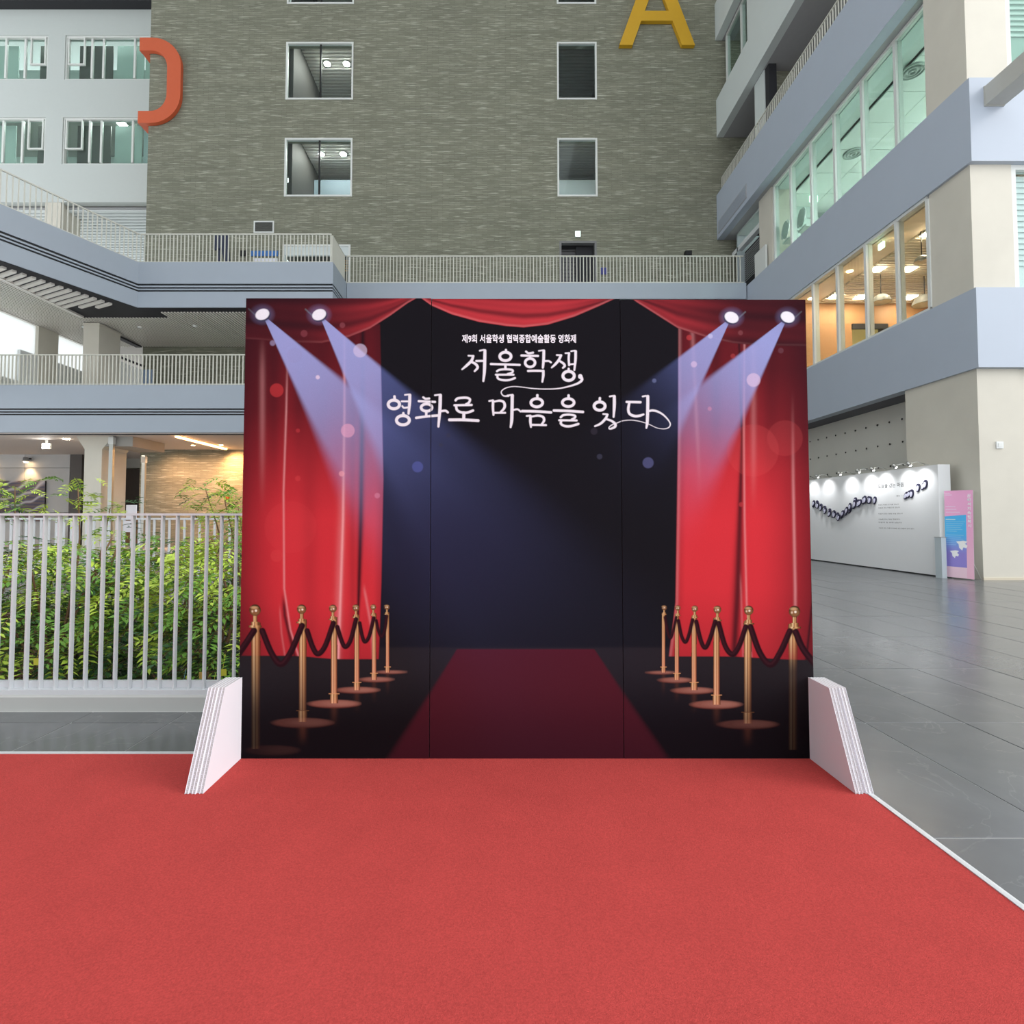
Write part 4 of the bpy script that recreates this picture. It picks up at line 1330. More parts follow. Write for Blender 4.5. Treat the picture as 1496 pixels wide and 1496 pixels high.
p, q = along((-17.6, 8.93), (-12.95, 19.1), 0.1)
railing('balcony_railing', 'slanting pale railing on the far left edge of the upper balcony', [p, (-13.02, 19.2)], 10.44, 1.09, 0.145, RAILB)
railing('balcony_railing', 'straight pale railing along the front of the upper balcony, before the blue sign', [(-12.95, 19.2), (-6.06, 19.2)], 10.44, 1.09, 0.132, RAILB)
railing('balcony_railing', 'short side railing at the corner where the upper balcony meets the walkway', [(-6.06, 19.3), (-6.06, 20.82)], 10.44, 1.09, 0.10, RAILB, 0.05)
railing('walkway_railing', 'long pale railing of the high walkway across the end wall', [(-5.98, 20.9), (9.6, 20.9)], 10.44, 1.12, 0.131, RAILB)
railing('balcony_railing', 'pale railing of the lower balcony, left of the backdrop', [(-24, 19.0), (-4, 19.0)], 5.94, 1.12, 0.132, RAILB, 0.035)

# level two behind the lower railing
single('column_middle', MB().box(-15.87, -15.27, 20.4, 21.55, 5.94, 8.70).box(-15.89, -15.25, 20.38, 21.57, 8.62, 8.69), CONCRETE, 'beige square column on the lower balcony under the slatted ceiling', 'column', kind='structure')
nwin += 1
wr = root('window_%d' % nwin, 'wide overexposed daylight window at the left end of the lower balcony', 'window', (-17.9, 18, 5.94), kind='structure')
part('sill_wall', MB().box(-18.1, -17.9, 10, 20.0, 5.94, 6.35).box(-18.1, -17.9, 20.0, 23.48, 5.94, 7.55), WHITE, wr)
part('pane', MB().box(-18.02, -18.0, 10, 23.48, 6.35, 8.72), FROST, wr)
part('mullion', MB().box(-18.12, -17.88, 20.75, 21.7, 6.35, 8.72), CONCRETE, wr)
for yy in (12.2, 14.4, 16.6, 18.8):
    part('mullion', MB().box(-18.05, -17.95, yy - 0.04, yy + 0.04, 6.35, 8.72), FRAMEW, wr)
part('head_wall', MB().box(-18.1, -17.9, 10, 23.48, 8.70, 8.79), SLAT, wr)
s = root('stair_parapet', 'white sloping stair side wall behind the lower balcony railing', 'parapet', (-15.2, 22, 5.94))
part('side_panel', MB().prism([(-15.8, 5.94), (-14.66, 5.94), (-14.66, 7.33), (-15.8, 7.78)], 21.95, 22.1, 'y'), WHITE, s)
part('handrail', MB().bar((-15.8, 22.02, 7.95), (-14.6, 22.02, 7.48), 0.06, 0.09), DARK, s)
single('notice_stand', MB().box(-14.62, -14.32, 22.0, 22.06, 5.94, 7.35).box(-14.30, -14.25, 22.0, 22.06, 5.94, 7.35), mat('stand_blue', (126, 146, 176), 0.5), 'grey-blue narrow stand beside the white stair side wall on the lower balcony', 'stand')

# ground level, left
col = MB().box(-15.08, -14.45, 19.6, 20.9, 0, 3.75)
col.prism([(-15.08, 3.75), (-14.45, 3.75), (-14.05, 4.24), (-15.40, 4.24)], 19.6, 20.9, 'y')
single('column_ground', col, CONCRETE, 'pale column with a flared head on the ground level behind the shrubs', 'column', kind='structure')
gw = root('wall_ground', 'grey concrete panel wall on the ground level at the far left', 'wall', kind='structure')
for k in range(8):
    for j in range(3):
        z0, z1 = (-0.02, 1.52, 3.6)[j], (1.50, 3.58, 4.225)[j]
        part('panel', MB().box(-37 + 2.12 * k, -34.90 + 2.12 * k, 25.2, 25.3, z0, z1), mat('panel_grey', (190, 190, 190), 0.6, noise=0.14, scale=1.3, rand=0.08), gw)
part('backing', MB().box(-37, -20.04, 25.3, 25.5, 0, 4.225), DARK, gw)
part('return_wall', MB().box(-20.03, -19.5, 25.2, 27.5, 0, 4.225), mat('panel_dark', (92, 88, 86), 0.7, noise=0.1), gw)
part('passage_back', MB().box(-19.5, -15.66, 27.5, 27.6, 0, 3.75), mat('passage_brown', (78, 68, 62), 0.7, noise=0.15), gw)
part('passage_lintel', MB().box(-19.5, -15.66, 26.9, 27.5, 3.75, 4.225), CONC_GREY, gw)
part('passage_counter', MB().box(-18.6, -15.8, 27.0, 27.4, 0, 1.95), mat('counter_dark', (40, 36, 36), 0.6), gw)
part('passage_counter', MB().box(-18.5, -17.6, 26.7, 26.95, 0, 1.6), TAN, gw)
single('ceiling_beam', MB().box(-14.35, -13.35, 19.62, 21.45, 3.86, 4.224).box(-14.35, -13.35, 21.45, 21.5, 3.88, 4.224), CONC_GREY, 'boxed-in beam under the ground level ceiling beside the column', 'beam', kind='structure')
for x, y, nm in ((-14.02, 19.5, 'steel post against the flared column, before the shrubs'), (-14.75, 22.4, 'slim steel post standing before the warm brick wall')):
    r_ = root('steel_post', nm, 'post', (x, y, 0))
    zt = 4.22 if y < 20 else 3.85
    part('shaft', MB().box(x - 0.07, x + 0.07, y - 0.05, y + 0.05, 0.03, zt), STEEL, r_)
    part('foot_plate', MB().box(x - 0.12, x + 0.12, y - 0.1, y + 0.1, 0, 0.03), STEEL, r_)
    part('head_plate', MB().box(x - 0.09, x + 0.09, y - 0.07, y + 0.07, zt - 0.3, zt - 0.05), FRAMEW, r_)
ll = root('linear_light', 'long warm strip light under the ground level ceiling, washing the brick wall', 'ceiling light', (-11.6, 20.9, 4.2))
part('housing', MB().bar((-11.62, 19.35, 4.215), (-11.62, 22.95, 4.215), 0.16, 0.02), FRAMEW, ll)
part('diffuser', MB().bar((-11.62, 19.4, 4.18), (-11.62, 22.9, 4.18), 0.12, 0.05), STRIP_L, ll)
for x, y, e_, rx, ry in ((-11.5, 22.75, 460, 40, 8), (-13.9, 22.0, 400, 36, 0), (-12.5, 22.0, 330, 36, 0), (-8.5, 21.9, 650, 38, 0), (-11.3, 21.9, 280, 38, 0)):  # spots added to throw a warm glow on the bricks
    sp = bpy.data.lights.new('brick_fill_spot', 'SPOT')
    sp.energy = e_
    sp.color = (1, 0.48, 0.18) if y > 22.5 else (1, 0.54, 0.30)
    sp.spot_size = R(110)
    sp.spot_blend = 1.0
    sp.shadow_soft_size = 0.06
    so = bpy.data.objects.new('brick_fill_spot', sp)
    COL.objects.link(so)
    so.location = (x, y, 4.14)
    so.rotation_euler = (R(rx), R(-ry), 0)
downlight((-13.9, 22.0, 4.222), 0.07, 'added warm fill lamp before the bricks, near the slim steel post', 'added warm fill lamps before the bricks', True)  # fittings made up to go with the added warm spots
downlight((-12.5, 22.0, 4.222), 0.07, 'added warm fill lamp before the bricks, between the post and the strip light', 'added warm fill lamps before the bricks', True)
downlight((-11.3, 21.9, 4.222), 0.07, 'added warm fill lamp before the bricks, beside the strip light', 'added warm fill lamps before the bricks', True)
downlight((-8.5, 21.9, 4.222), 0.07, 'added warm fill lamp before the bricks, behind the backdrop', 'added warm fill lamps before the bricks', True)
downlight((-16.24, 20.2, 4.222), 0.12, 'small round downlight under the ground level ceiling, left one of two', 'ground level downlights', True, lamp=PANEL_W)
downlight((-15.9, 20.75, 4.222), 0.09, 'small round downlight under the ground level ceiling, next to the column head', 'ground level downlights', True, lamp=PANEL_W)
s = root('hanging_exit_sign', 'white lit box hanging under the ground level ceiling at the far left', 'exit sign', (-17.2, 20.5, 3.9))
part('case', MB().box(-17.36, -17.06, 20.45, 20.53, 3.88, 4.09), FRAMEW, s)
part('lit_face', MB().box(-17.35, -17.07, 20.44, 20.45, 3.89, 4.08), BULB, s)
part('bracket', MB().box(-17.26, -17.16, 20.47, 20.51, 4.09, 4.224), FRAMEW, s)
for x, nm in ((-21.9, 'wall lamp throwing warm light above the painting, nearer the column'), (-23.75, 'wall lamp throwing warm light at the very left edge of the concrete wall')):
    r_ = root('wall_lamp', nm, 'lamp', (x, 25.2, 3.8), 'wall lamps on the concrete wall')
    part('bracket', MB().box(x - 0.04, x + 0.04, 25.0, 25.2, 3.98, 4.06), BLACK, r_)
    part('shade', MB().lathe([(0.0, 0.2), (0.10, 0.2), (0.13, 0.0)], (x, 24.95, 3.86), 14), mat('lamp_shade', (150, 150, 150), 0.4), r_)
    part('bulb', MB().lathe([(0.11, 0.02), (0.06, -0.05), (0.0, -0.06)], (x, 24.95, 3.86), 12), BULBW, r_)
    sp = bpy.data.lights.new('sconce_light', 'SPOT')
    sp.energy = 90
    sp.color = (1, 0.62, 0.3)
    sp.spot_size = R(95)
    sp.spot_blend = 0.8
    sp.shadow_soft_size = 0.08
    so = bpy.data.objects.new('sconce_light', sp)
    COL.objects.link(so)
    so.location = (x, 24.92, 3.76)
    so.rotation_euler = (R(12), 0, 0)


def paint_sea():
    W, H = 360, 260
    U, V = np.meshgrid(np.linspace(0, 90, W), np.linspace(0, 65, H))
    P = Paint(W, H, U, V)
    n = np.sin(P.V * 1.1 + 0.6 * np.sin(P.U * .11)) * .5 + .5
    P.C[:] = np.array(lin(96, 98, 120), np.float32)
    P.over(n * .6, (140, 126, 118))
    P.over(ss(30, 60, P.V) * .3, (150, 118, 96))
    for r_, w_ in ((20, 2.4), (31, 3.2), (43, 3.0), (55, 2.6), (68, 2.2)):
        d = np.abs(np.hypot(P.U - 48, P.V + 14) - r_ - np.sin(P.U * .5))
        P.over(np.clip(1 - d / w_, 0, 1) * .8 * (P.U > 48), (214, 214, 226))
    return P.image('sea_painting', GAIN)


pt = root('painting', 'wide blue and brown painting of waves on the concrete wall, behind the shrubs', 'painting', (-23.5, 25.1, 1.3))
me_ = MB().add([(-25.8, 25.12, 1.1), (-21.12, 25.12, 1.1), (-21.12, 25.12, 2.98), (-25.8, 25.12, 2.98)], [(0, 1, 2, 3)])
o = part('canvas', me_, print_material('sea_ink', paint_sea()), pt)
uv = o.data.uv_layers.new(name='print')
for li, c in enumerate(((0, 0), (1, 0), (1, 1), (0, 1))):
    uv.data[li].uv = c
part('stretcher', MB().box(-25.8, -21.12, 25.122, 25.19, 1.1, 2.98), DARK, pt)
far = railing('far_railing', 'distant white railing at the far side of the planted well, seen through the shrubs', [(-11, 11.5), (0.2, 11.5)], 0.0, 1.25, 0.16, RAILW, 0.035)
s = root('notice_sign', 'small white notice on a stick above the shrubs, left of the brick wall', 'sign', (-6.55, 9.6, -0.5))
part('stick', MB().box(-6.53, -6.49, 9.62, 9.64, -0.5, 1.3), WHITE, s)
part('plate', MB().box(-6.62, -6.44, 9.6, 9.62, 1.22, 1.48), mat('notice_white', (226, 224, 230), 0.6), s)
part('plate', MB().box(-6.65, -6.5, 9.6, 9.62, 1.0, 1.2), MATS['notice_white'], s)

# ------------------------------------------------------------------ planted well behind the railing
well = root('ground_bed', 'sunken planting bed with dark soil behind the railing', 'planting bed', kind='structure')
part('soil', MB().box(-12, 0.28, 3.84, 11.3, -0.75, -0.6), mat('soil', (48, 40, 34), 0.95, noise=0.3, scale=8), well)
part('side_lining', MB().box(-12, 0.28, 11.3, 11.4, -0.75, -0.012), CONC_GREY, well)
part('side_lining', MB().box(0.2, 0.3, 3.84, 11.3, -0.75, -0.012), CONC_GREY, well)
wd = root('slatted_bench', 'brown slatted timber steps low behind the shrubs at the far left', 'bench', (-5.6, 6.2, -0.6))
slm = MB().box(-1.1, 1.1, -0.02, 0.02, 0, 0.028).mesh('slat', mat('brown_slat', (122, 92, 72), 0.6, noise=0.1, rand=0.12))
for k in range(18):
    piece('slat', slm, (-5.95, 6.0 + 0.012 * k, -0.58 + 0.042 * k), wd)
part('back_board', MB().box(-7.05, -4.85, 6.3, 6.36, -0.6, 0.2), mat('bench_dark', (54, 40, 34), 0.7), wd)
for x in (-6.9, -5.95, -5.0):
    part('upright', MB().bar((x, 6.06, -0.6), (x, 6.27, 0.18), 0.05, 0.04), mat('bench_dark', (54, 40, 34)), wd)
LEAF = [mat('leaf_lime', (198, 224, 92), 0.5, noise=0.15, scale=9, rand=0.16), mat('leaf_green', (122, 172, 74), 0.5, noise=0.15, scale=9, rand=0.2), mat('leaf_deep', (58, 96, 56), 0.45, noise=0.2, scale=9, rand=0.25)]
for m_ in LEAF:
    m_.node_tree.nodes['Principled BSDF'].inputs['Transmission Weight'].default_value = 0.0
BARK = mat('bark', (120, 92, 66), 0.8, noise=0.2)


def frond_mb(nl, L, rnd, droop):
    mb = MB()
    pts = [Vector((0, t * L, -droop * t * t * L)) for t in np.linspace(0, 1, nl + 1)]
    for i in range(1, nl + 1):
        c = pts[i]
        for sd in ((-1, 1) if i < nl else (0,)):
            ln = L * 0.40 * (1 - 0.35 * abs(i / nl - 0.45)) * rnd.uniform(.85, 1.1)
            wdt = ln * 0.34
            d = Vector((sd, 0.75 if sd else 1.0, rnd.uniform(-.35, .1))).normalized()
            sdv = d.cross(Vector((0, 0, 1))).normalized() * wdt / 2
            up_ = Vector((0, 0, wdt * .22))
            a, b, e = c, c + d * ln * .5, c + d * ln
            mb.add([a, b - sdv + up_, e, b + sdv + up_, b - Vector((0, 0, 0))], [(0, 4, 1), (1, 4, 2), (0, 3, 4), (3, 2, 4)], 0, True)
    mb.tube([pts[0], pts[nl // 2], pts[-1]], [0.003, 0.0025, 0.001], 3, 1, False)
    return mb


rn = random.Random(11)
FR = [[frond_mb(rn.choice((5, 6, 7)), rn.uniform(.17, .23), rn, rn.uniform(.1, .5)).mesh('frond', [LEAF[c], BARK]) for _ in range(4)] for c in range(3)]
FRD = [[(list(v.co for v in me.vertices), [tuple(p.vertices) for p in me.polygons]) for me in row] for row in FR]


def shrub(x, y, h, rx, ry, zc, label, n_own, n_rest, seed, lime, spikes=()):
    rn = random.Random(seed)
    rt = root('shrub', label, 'shrub', (x, y, -0.6), 'green shrubs in the planted well')
    tops = []
    for k in range(5):
        a = rn.uniform(0, 6.28)
        e = Vector((x + rx * .7 * math.cos(a), y + ry * .6 * math.sin(a), rn.uniform(.3, 1) * h))
        m_ = Vector((x, y, -0.6)).lerp(e, .5) + Vector((rn.uniform(-.08, .08), rn.uniform(-.08, .08), .12))
        part('stem', MB().tube(smooth([(x + rn.uniform(-.06, .06), y, -0.6), tuple(m_), tuple(e)], 4), [0.018 - 0.0014 * q for q in range(9)], 5), BARK, rt)
    for (sx, sy, sz) in spikes:
        part('stem', MB().tube(smooth([(x + (sx - x) * .4, y, 0.2), ((x + sx * 2) / 3, sy, sz * .6), (sx, sy, sz)], 4), [0.013 - 0.0011 * q for q in range(9)], 5), BARK, rt)
    rest = MB()
    tot = n_own + n_rest
    pl = []
    for k in range(tot):
        while True:
            u, v, q = rn.uniform(-1, 1), rn.uniform(-1, 1), rn.uniform(-1, 1)
            rr = u * u + v * v + q * q
            if 0.25 < rr < 1:
                break
        px, py, pz = x + u * rx, y + v * ry, zc + q * (h - zc)
        pl.append((px, py, max(pz, -.55), u, v))
    for (sx, sy, sz) in spikes:
        for k in range(30):
            pl.append((sx + rn.uniform(-.2, .2), sy + rn.uniform(-.15, .15), sz + rn.uniform(-.28, .1), rn.uniform(-1, 1), rn.uniform(-1, 1), 1))
    pl.sort(key=lambda t: t[1])
    for k, (px, py, pz, u, v, *spk) in enumerate(pl):
        front = py < y
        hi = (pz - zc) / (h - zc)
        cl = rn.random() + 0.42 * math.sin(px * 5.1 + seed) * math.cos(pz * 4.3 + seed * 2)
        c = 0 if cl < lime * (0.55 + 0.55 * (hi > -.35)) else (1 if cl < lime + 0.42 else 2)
        if hi < -.35 and rn.random() < .65:  # more dark leaves low down: shade put into the leaf colour
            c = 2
        rz = math.atan2(-u, v) + rn.uniform(-.9, .9)
        rx_ = rn.uniform(-.55, .35)
        sc = rn.uniform(.5, .8) if spk else rn.uniform(.8, 1.3)
        if k < n_own:
            piece('frond', rn.choice(FR[c]), (px, py, pz), rt, (rx_, rn.uniform(-.5, .5), rz), (sc, sc, sc))
        else:
            vs, fs = rn.choice(FRD[c])
            from mathutils import Euler
            M = Euler((rx_, rn.uniform(-.5, .5), rz)).to_matrix()
            rest.add([M @ (p * sc) + Vector((px, py, pz)) for p in vs], fs, c)
    if rest.v:
        part('inner_foliage', rest, LEAF, rt, kind='stuff')


shrub(-4.75, 5.1, 1.12, .80, .62, .45, 'loose grey-green shrub at the left end behind the railing, before the painting', 190, 240, 1, .34, ((-4.75, 5.3, 1.55), (-5.1, 5.4, 1.48)))
shrub(-3.75, 4.72, 1.12, .66, .55, .42, 'lime-leaved shrub behind the railing with one sprig before the flared column', 200, 240, 2, .50, ((-3.82, 4.9, 1.52), (-3.45, 4.8, 1.34)))
shrub(-2.95, 4.85, 1.10, .62, .55, .38, 'dense mixed green shrub in the middle behind the railing, under the steel posts', 200, 240, 3, .42)
shrub(-2.2, 4.6, 1.15, .58, .5, .40, 'bright lime shrub behind the railing nearest the backdrop, with a bare-stemmed top before the bricks', 220, 260, 4, .50, ((-2.72, 5.0, 1.52), (-2.55, 5.0, 1.46), (-2.42, 5.0, 1.40)))
shrub(-3.3, 5.9, 1.15, 1.3, .5, .3, 'dark broad shrub standing behind the lime shrubs in the well', 120, 320, 5, .15)
shrub(-1.2, 5.0, 1.0, .6, .6, .3, 'green shrub in the well hidden behind the backdrop edge', 60, 200, 6, .3)
NC = [('pale blue', (150, 206, 214)), ('orange', (198, 140, 80)), ('ochre', (206, 166, 90)), ('yellow', (226, 216, 90)), ('lemon yellow', (214, 206, 70))]
for (x, z, k, nm) in ((-2.32, .03, 0, 'pale blue paper note hanging low in the shrubs behind the railing'), (-2.50, .07, 1, 'orange paper note hanging low in the shrubs behind the railing'), (-2.18, .12, 2, 'ochre paper note in the shrub nearest the backdrop'),
                      (-2.10, .0, 3, 'large yellow paper note low beside the backdrop edge'), (-2.03, .14, 4, 'small lemon yellow paper note beside the backdrop edge'), (-3.40, .22, 4, 'small lemon yellow paper note alone in the shrubs on the left')):
    zz = z
    t_ = rn.uniform(-.3, .3)
    m1 = MB().bar((x - .024, 4.02, zz - .03), (x + .024, 4.02 + t_ * .04, zz - .027), .002, .05)
    m1.tube([(x, 4.02, zz), (x, 4.05, zz + .1)], .0015, 4)
    single('paper_note', m1, mat('note_' + NC[k][0].replace(' ', '_'), NC[k][1], 0.8), nm, 'paper note', 'paper notes in the shrubs')

# ------------------------------------------------------------------ right wing
FX, FY = 9.70, 10.83
wr_ = root('wall_right', 'right wing of the building with stacked grey-blue balcony bands and concrete columns', 'wall', kind='structure')
bands = [(4.30, 5.94, FASCIA, 0.0, 10.72), (8.575, 10.335, FASCIA, 0.0, 9.95), (13.54, 15.55, FASCIA, -0.05, 10.20), (18.20, 19.90, FASCIA_L, 0.0, 10.15), (22.66, 24.32, FASCIA_L, 0.0, 10.15), (27.1, 28.9, FASCIA_L, 0.0, 10.15)]
for z0, z1, mm, dx, sx in bands:
    x0 = FX + dx
    poly = [(x0, FY), (24, FY), (24, FY + 0.3), (x0 + 0.3, FY + 0.3), (x0 + 0.3, 23.48), (x0, 23.48)]
    part('fascia', MB().prism(poly, z0, z1), mm, wr_)
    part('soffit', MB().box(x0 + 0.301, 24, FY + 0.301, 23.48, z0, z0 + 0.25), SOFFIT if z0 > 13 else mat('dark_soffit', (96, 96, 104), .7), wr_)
part('roof_slab', MB().box(-2, 24, 24, 36, 29.0, 29.4), DARK, wall_end)
# corner columns, storey by storey
for z0, z1 in ((0, 4.3), (5.94, 8.575), (10.335, 13.54), (15.55, 18.2)):
    part('corner_column', MB().box(9.766, 10.62, 10.95, 12.02 if z0 else 12.9, z0, z1), CONCRETE, wr_)
# ground storey: recessed concrete wall with tie holes
part('recessed_wall', MB().box(10.66, 10.9, 12.9, 23.48, 0, 4.3), mat('fair_concrete', (206, 205, 197), 0.75, noise=0.06, scale=1.2), wr_)
part('front_wall', MB().box(10.64, 24, 10.98, 11.2, 0, 4.3), CONCRETE, wr_)
part('base_strip', MB().box(9.755, 24, 10.93, 10.95, 0, 0.05), mat('base_cream', (205, 196, 176), .6), wr_)
th = MB().lathe([(0.0, 0.0), (0.018, 0.0), (0.03, 0.012)], (0, 0, 0), 8).mesh('tie_hole', mat('hole_grey', (58, 58, 56), .9))
for r_ in range(4):
    for k in range(16):
        piece('tie_hole', th, (10.652, 13.25 + 0.47 * k, 3.86 - 0.6 * r_), wr_, (0, R(-90), 0))
sw = root('wall_switch', 'small white square plate on the corner column', 'switch', (10.18, 10.95, 2.65))
part('plate', MB().box(10.10, 10.24, 10.925, 10.95, 2.66, 2.80), WHITE, sw)
part('button', MB().box(10.13, 10.21, 10.918, 10.925, 2.69, 2.77), FRAMEW, sw)
# ribbon windows
room_col = {}


def ribbon(label, x, ys, z0, z1, gl, recess=0.0):
    global nwin
    nwin += 1
    rt = root('window_%d' % nwin, label, 'window', (x, sum(ys) / len(ys), z0), kind='structure')
    part('head_rail', MB().box(x - 0.06, x + 0.1, ys[0], ys[-1], z1 - 0.07, z1), FRAMEW, rt)
    part('bottom_rail', MB().box(x - 0.06, x + 0.1, ys[0], ys[-1], z0, z0 + 0.07), FRAMEW, rt)
    for i, y in enumerate(ys):
        part('mullion', MB().box(x - 0.06, x + 0.12, y - 0.045, y + 0.045, z0 + 0.07, z1 - 0.07), FRAMEW, rt)
        if i:
            part('pane', MB().box(x, x + 0.014, ys[i - 1] + 0.045, y - 0.045, z0 + 0.07, z1 - 0.07), gl, rt)
    return rt


ribbon('warm-lit ribbon window of the first floor in the right wing', 9.80, [12.06, 13.03, 14.15, 15.36, 16.56, 17.76, 18.96, 20.16, 21.4], 5.94, 8.575, GLASSW)
ribbon('greenish ribbon window of the second floor in the right wing', 10.2, [12.05, 13.45, 14.72, 15.98, 17.2, 18.42, 19.55], 10.335, 13.54, GLASSG)
ribbon('ribbon window high on the right wing above the pale parapet', 10.12, [19.0, 20.64, 21.75, 23.2], 19.9, 22.66, GLASSG)
# rooms
warm = root('wall_warm_room', 'tan walls and cream ceiling of the lit first floor room in the right wing', 'wall', kind='structure')
part('floor_slab', MB().box(9.95, 22, 11.2, 22, 5.5, 5.94), TAN, warm)
part('back_wall', MB().box(9.95, 22, 18.0, 18.15, 5.94, 7.05), TAN, warm)
part('back_wall', MB().box(9.95, 11.9, 18.0, 18.15, 7.05, 8.5), TAN, warm)
part('back_wall', MB().box(13.05, 22, 18.0, 18.15, 7.05, 8.5), TAN, warm)
part('back_wall', MB().box(11.9, 13.05, 18.0, 18.15, 7.78, 8.5), TAN, warm)
part('hatch_header', MB().box(11.88, 13.07, 17.93, 18.0, 7.60, 7.78), DARK, warm)
part('hatch_back', MB().box(11.8, 13.2, 18.6, 18.7, 6.9, 7.9), mat('hatch_glow', (226, 214, 170), .6, emit=(255, 236, 150), estr=0.25), warm)  # faint glow stands in for light inside the hatch
part('side_wall', MB().box(21.8, 22, 11.2, 18, 5.94, 8.5), TAN, warm)
part('front_wall', MB().box(14, 22, 11.2, 11.3, 5.94, 8.5), CREAM, warm)
part('cream_ceiling', MB().box(9.95, 10.72, 11.2, 22, 8.50, 8.572), CREAM, warm)
part('bounce_plate', MB().box(9.96, 21.9, 11.25, 17.95, 5.941, 5.95), MATS['bounce_white'], warm)  # pale plate added to throw light up at the ceiling
part('dark_ceiling', MB().box(10.72, 22, 11.2, 22, 8.54, 8.572), mat('ceiling_taupe', (196, 184, 164), .8), warm)
cs = MB().box(-2.7, 2.7, -0.035, 0.035, 0, 0.07).mesh('ceiling_slat', mat('cream_slat', (234, 224, 204), .6))
for k in range(48):
    piece('ceiling_slat', cs, (13.43, 11.4 + 0.138 * k, 8.46), warm)
for (x, y), nm in zip([(10.92, 13.42), (10.95, 15.39), (11.85, 15.39), (10.95, 17.3), (11.8, 17.36), (13.4, 17.38)],
                      ['square panel lamp of the warm room, alone in the pane next to the concrete column', 'square panel lamp of the warm room, middle row, nearer the glass', 'square panel lamp of the warm room, middle row, on the second mullion',
                       'square panel lamp of the warm room, back row, nearest the backdrop', 'square panel lamp of the warm room, back row, in the third pane', 'square panel lamp of the warm room, back row, beside the largest dome lamp']):
    downlight((x, y, 8.45), 0.15, nm, 'square panel lamps of the warm room', True, True, lamp=PANEL_W)
for (x, y), nm in zip([(10.3, 13.67), (10.3, 15.62), (10.3, 17.6)], ['round downlight on the cream ceiling strip, in the pane of the exit box', 'round downlight on the cream ceiling strip, in the third pane from the column', 'round downlight on the cream ceiling strip, beside the backdrop corner']):
    downlight((x, y, 8.497), 0.09, nm, 'round downlights of the warm room', True)
s = root('ceiling_exit_box', 'small green-white lit box under the cream ceiling strip of the warm room', 'exit sign', (10.02, 13.9, 8.2))
part('case', MB().box(9.98, 10.02, 13.78, 13.98, 8.28, 8.44), EXITG, s)
part('stem', MB().box(9.99, 10.01, 13.86, 13.9, 8.44, 8.5), FRAMEW, s)
DOME = mat('dome_grey', (128, 130, 128), .5)
DOMEI = mat('dome_inside', (236, 214, 180), .5)
for (x, y, z, r_), nm in zip([(11.3, 15.76, 7.62, .26), (12.67, 15.86, 7.60, .32), (10.62, 13.35, 7.68, .17)],
                             ['grey dome pendant lamp in the third pane of the warm room', 'largest grey dome pendant lamp, next to the concrete column edge', 'small grey dome pendant lamp hung highest in the warm room']):
    rt = root('pendant_lamp', nm, 'pendant lamp', (x, y, z), 'dome pendants of the warm room')
    part('shade', MB().lathe([(0.02, r_ * .95), (r_ * .45, r_ * .86), (r_ * .8, r_ * .55), (r_ * .97, r_ * .2), (r_, 0)], (x, y, z), 24), DOME, rt)
    part('shade_inside', MB().lathe([(r_ * .97, .004), (r_ * .9, r_ * .2), (r_ * .7, r_ * .5), (0.0, r_ * .8)], (x, y, z), 24), DOMEI, rt)
    part('cord', MB().tube([(x, y, z + r_ * .94), (x, y, 8.46)], 0.012, 6), BLACK, rt)
    part('bulb', MB().lathe([(0.0, r_ * .5), (.05, r_ * .42), (.06, r_ * .3), (0, r_ * .2)], (x, y, z), 10), FRAMEW, rt)
s = root('white_canopy', 'white slanted board standing behind the warm room window sill', 'board', (13.4, 17.0, 5.94))
part('face', MB().prism([(12.75, 7.28), (13.35, 7.42), (13.45, 7.05), (12.8, 6.9)], 16.9, 16.96, 'y'), WHITE, s)
part('leg', MB().box(13.0, 13.05, 16.92, 16.96, 5.94, 7.0), WHITE, s)
single('dark_screen', MB().prism([(11.95, 6.95), (12.5, 7.2), (12.5, 6.3), (11.95, 6.3)], 17.4, 17.5, 'y').box(12.2, 12.26, 17.42, 17.48, 5.94, 6.3), BLACK, 'black slanted screen before the lit hatch in the warm room', 'screen')
green = root('wall_green_room', 'pale green walls and panelled ceiling of the second floor room in the right wing', 'wall', kind='structure')
part('floor_slab', MB().box(10.3, 20, 11.2, 23.3, 10.1, 10.335), CONC_GREY, green)
part('back_wall', MB().box(19, 19.2, 11.2, 23.3, 10.335, 13.4), GREENW, green)
part('end_wall', MB().box(10.3, 12.2, 20.6, 20.75, 10.335, 13.5), GREENW, green)
part('end_wall', MB().box(10.3, 19, 22.9, 23.0, 10.335, 13.5), ROOMW, green)
part('front_wall', MB().box(10.7, 19, 11.2, 11.3, 10.335, 13.5), GREENW, green)
part('bounce_plate', MB().box(10.35, 19, 11.25, 22.9, 10.336, 10.345), MATS['bounce_white'], green)  # pale plate added to lift the room's brightness
part('ceiling_strip', MB().box(10.3, 11.0, 11.2, 23, 13.44, 13.53), GREENW, green)
for i in range(6):
    for k in range(9):
        part('ceiling_panel', MB().box(11.03 + 1.21 * i, 12.22 + 1.21 * i, 11.3 + 1.21 * k, 12.49 + 1.21 * k, 13.36, 13.40), mat('ceiling_tile', (206, 216, 212), .8, noise=0.02), green)
part('ceiling_gap', MB().box(10.99, 19, 11.2, 23, 13.42, 13.44), DARK, green)
for (x, y), nm in zip(((11.75, 17.5), (11.2, 14.2)), ('round air diffuser on the ceiling of the green room, in the fourth pane', 'round air diffuser on the green room ceiling near the concrete column')):
    rt = root('air_diffuser', nm, 'air vent', (x, y, 13.325), 'round diffusers of the green room')
    for q, rr in enumerate((.30, .20, .1)):
        part('ring', MB().lathe([(rr, 0.03), (rr, -.01 - .01 * q), (rr - .035, -.02 - .01 * q), (rr - .04, .03)], (x, y, 13.325), 20), mat('diffuser_grey', (140, 152, 148), .5), rt)
